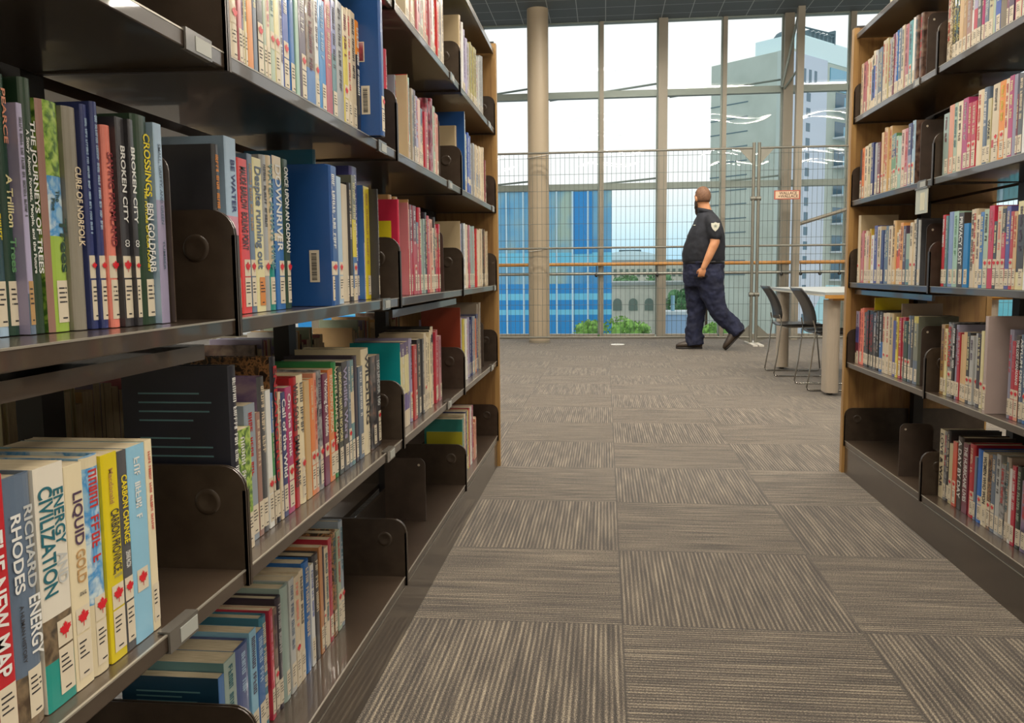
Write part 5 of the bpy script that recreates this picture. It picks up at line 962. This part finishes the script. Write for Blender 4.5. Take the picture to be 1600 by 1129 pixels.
MB().box(-1.05, 1.05, 0, 3, 0, 6.4, plain('kiosk_blue', '9ab8d8', .5)).build('wall', sd); MB().box(-1.15, 1.15, -.1, 3.1, 6.4, 6.65, plain('kiosk_roof', 'c9d4d8', .6)).build('roof', sd)
MB().tube([(-.4, 1.5, 6.65), (-.4, 1.5, 7.9)], .16, plain('kiosk_vent', '8cb4c4', .4), 10).build('vent', sd)
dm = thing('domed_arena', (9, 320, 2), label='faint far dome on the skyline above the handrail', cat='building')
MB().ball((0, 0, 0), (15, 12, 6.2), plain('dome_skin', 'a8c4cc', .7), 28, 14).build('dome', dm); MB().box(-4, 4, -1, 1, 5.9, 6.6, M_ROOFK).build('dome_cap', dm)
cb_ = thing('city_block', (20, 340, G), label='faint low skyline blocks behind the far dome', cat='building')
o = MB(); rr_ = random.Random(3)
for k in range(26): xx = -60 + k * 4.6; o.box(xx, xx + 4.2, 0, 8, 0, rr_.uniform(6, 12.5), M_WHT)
o.build('wall', cb_)
ct = thing('glass_podium', (14, 40, G), label='low teal glass podium with a sloping roof, seen above the study table', cat='building')
MB().prism([(-2.6, 0), (8, 0), (8, 8.6), (-1.2, 9.0), (-2.6, 6.0)], 0, 12, plain('podium_glass', '6ab4bc', .25), 'y').build('glass_wall', ct)
for k in range(7): MB().box(-2.2 + k * 1.3, -2.1 + k * 1.3, -.15, 0, 0, 8.4, M_FIN).build('fin', ct)
MB().tube([(-2.2, -.4, 8.9), (3.2, -.4, 6.6)], .14, plain('stair_rail', '4a8088', .4), 8).build('sloping_beam', ct); MB().tube([(-2.2, -.4, 8.0), (3.0, -.4, 5.6)], .12, plain('stair_rail', '4a8088', .4), 8).build('sloping_beam', ct)
M_LEAF1 = noisy('tree_foliage', [(.35, '4f7a34'), (.65, '93c45c')], 3, rough=.8, detail=6); M_LEAF2 = noisy('tree_foliage_dark', [(.35, '3f6c48'), (.65, '6fa06c')], 2, rough=.8, detail=6); M_BARK = plain('bark', '5c4a3a', .9)
def tree(x, y, ztop, r, label, m):
    t = thing('street_tree', (x, y, G), label=label, cat='tree', group='street trees outside'); rr = random.Random(int(x * 10 + y))
    H = ztop - G; MB().tube([(0, 0, 0), (0, 0, H - r * .7)], [.16, .1], M_BARK, 8).build('trunk', t)
    o = MB()
    for k in range(420):
        a, b_, q = rr.uniform(0, 2 * PI), rr.uniform(-.9, 1), rr.uniform(.55, 1) ** .5
        c = Vector((math.cos(a) * math.sqrt(1 - b_ * b_), math.sin(a) * math.sqrt(1 - b_ * b_), b_ * .85)) * r * q + Vector((0, 0, H - r * .85))
        s = r * rr.uniform(.07, .13); u = Vector((rr.uniform(-1, 1), rr.uniform(-1, 1), rr.uniform(-1, 1))).normalized(); v = u.cross(Vector((rr.uniform(-1, 1), rr.uniform(-1, 1), rr.uniform(-1, 1)))).normalized()
        o.add([c - u * s, c - v * s * .6, c + u * s, c + v * s * .6], [(0, 1, 2, 3)], m)
    for k in range(14):
        a, b_ = rr.uniform(0, 2 * PI), rr.uniform(-.6, .8); c = Vector((math.cos(a), math.sin(a), b_)) * r * .5 + Vector((0, 0, H - r * .85)); o.ball(c, r * .38, m, 8, 6)
    o.build('foliage', t)
tree(-1.03, 55, -2.1, 1.0, 'bright green street tree top before the blue glass office', M_LEAF1)
tree(.85, 52, -1.75, 1.1, 'bright green street tree right of the blue glass office', M_LEAF1)
tree(2.2, 58, -2.4, .9, 'lower bright green street tree, right one of the pair before the arched hall', M_LEAF1)
tree(10.9, 95, -.3, 1.9, 'green tree between the far terrace and the walking man', M_LEAF2)
tree(8.2, 92, -.9, 1.9, 'dark green tree just right of the thick mullion', M_LEAF2)
tree(7.4, 121, .8, 2.2, 'distant dark green tree behind the arched hall roof', M_LEAF2)
tree(3.0, 122, .6, 2.2, 'distant dark green tree left above the arched hall roof', M_LEAF2)
tree(6.5, 52, -2.1, .9, 'small yellow green tree seen between the walking man\'s legs', M_LEAF1)
cy_ = thing('street_sign_post', (2.8, 74, G), label='tall red banner post on the street before the arched hall', cat='banner')
MB().tube([(0, 0, 0), (0, 0, 5)], .06, M_ROOFK, 6).build('post', cy_); MB().box(.06, .62, -.03, .03, 2.6, 4.9, plain('banner_red', 'a8543f', .7)).build('banner', cy_)
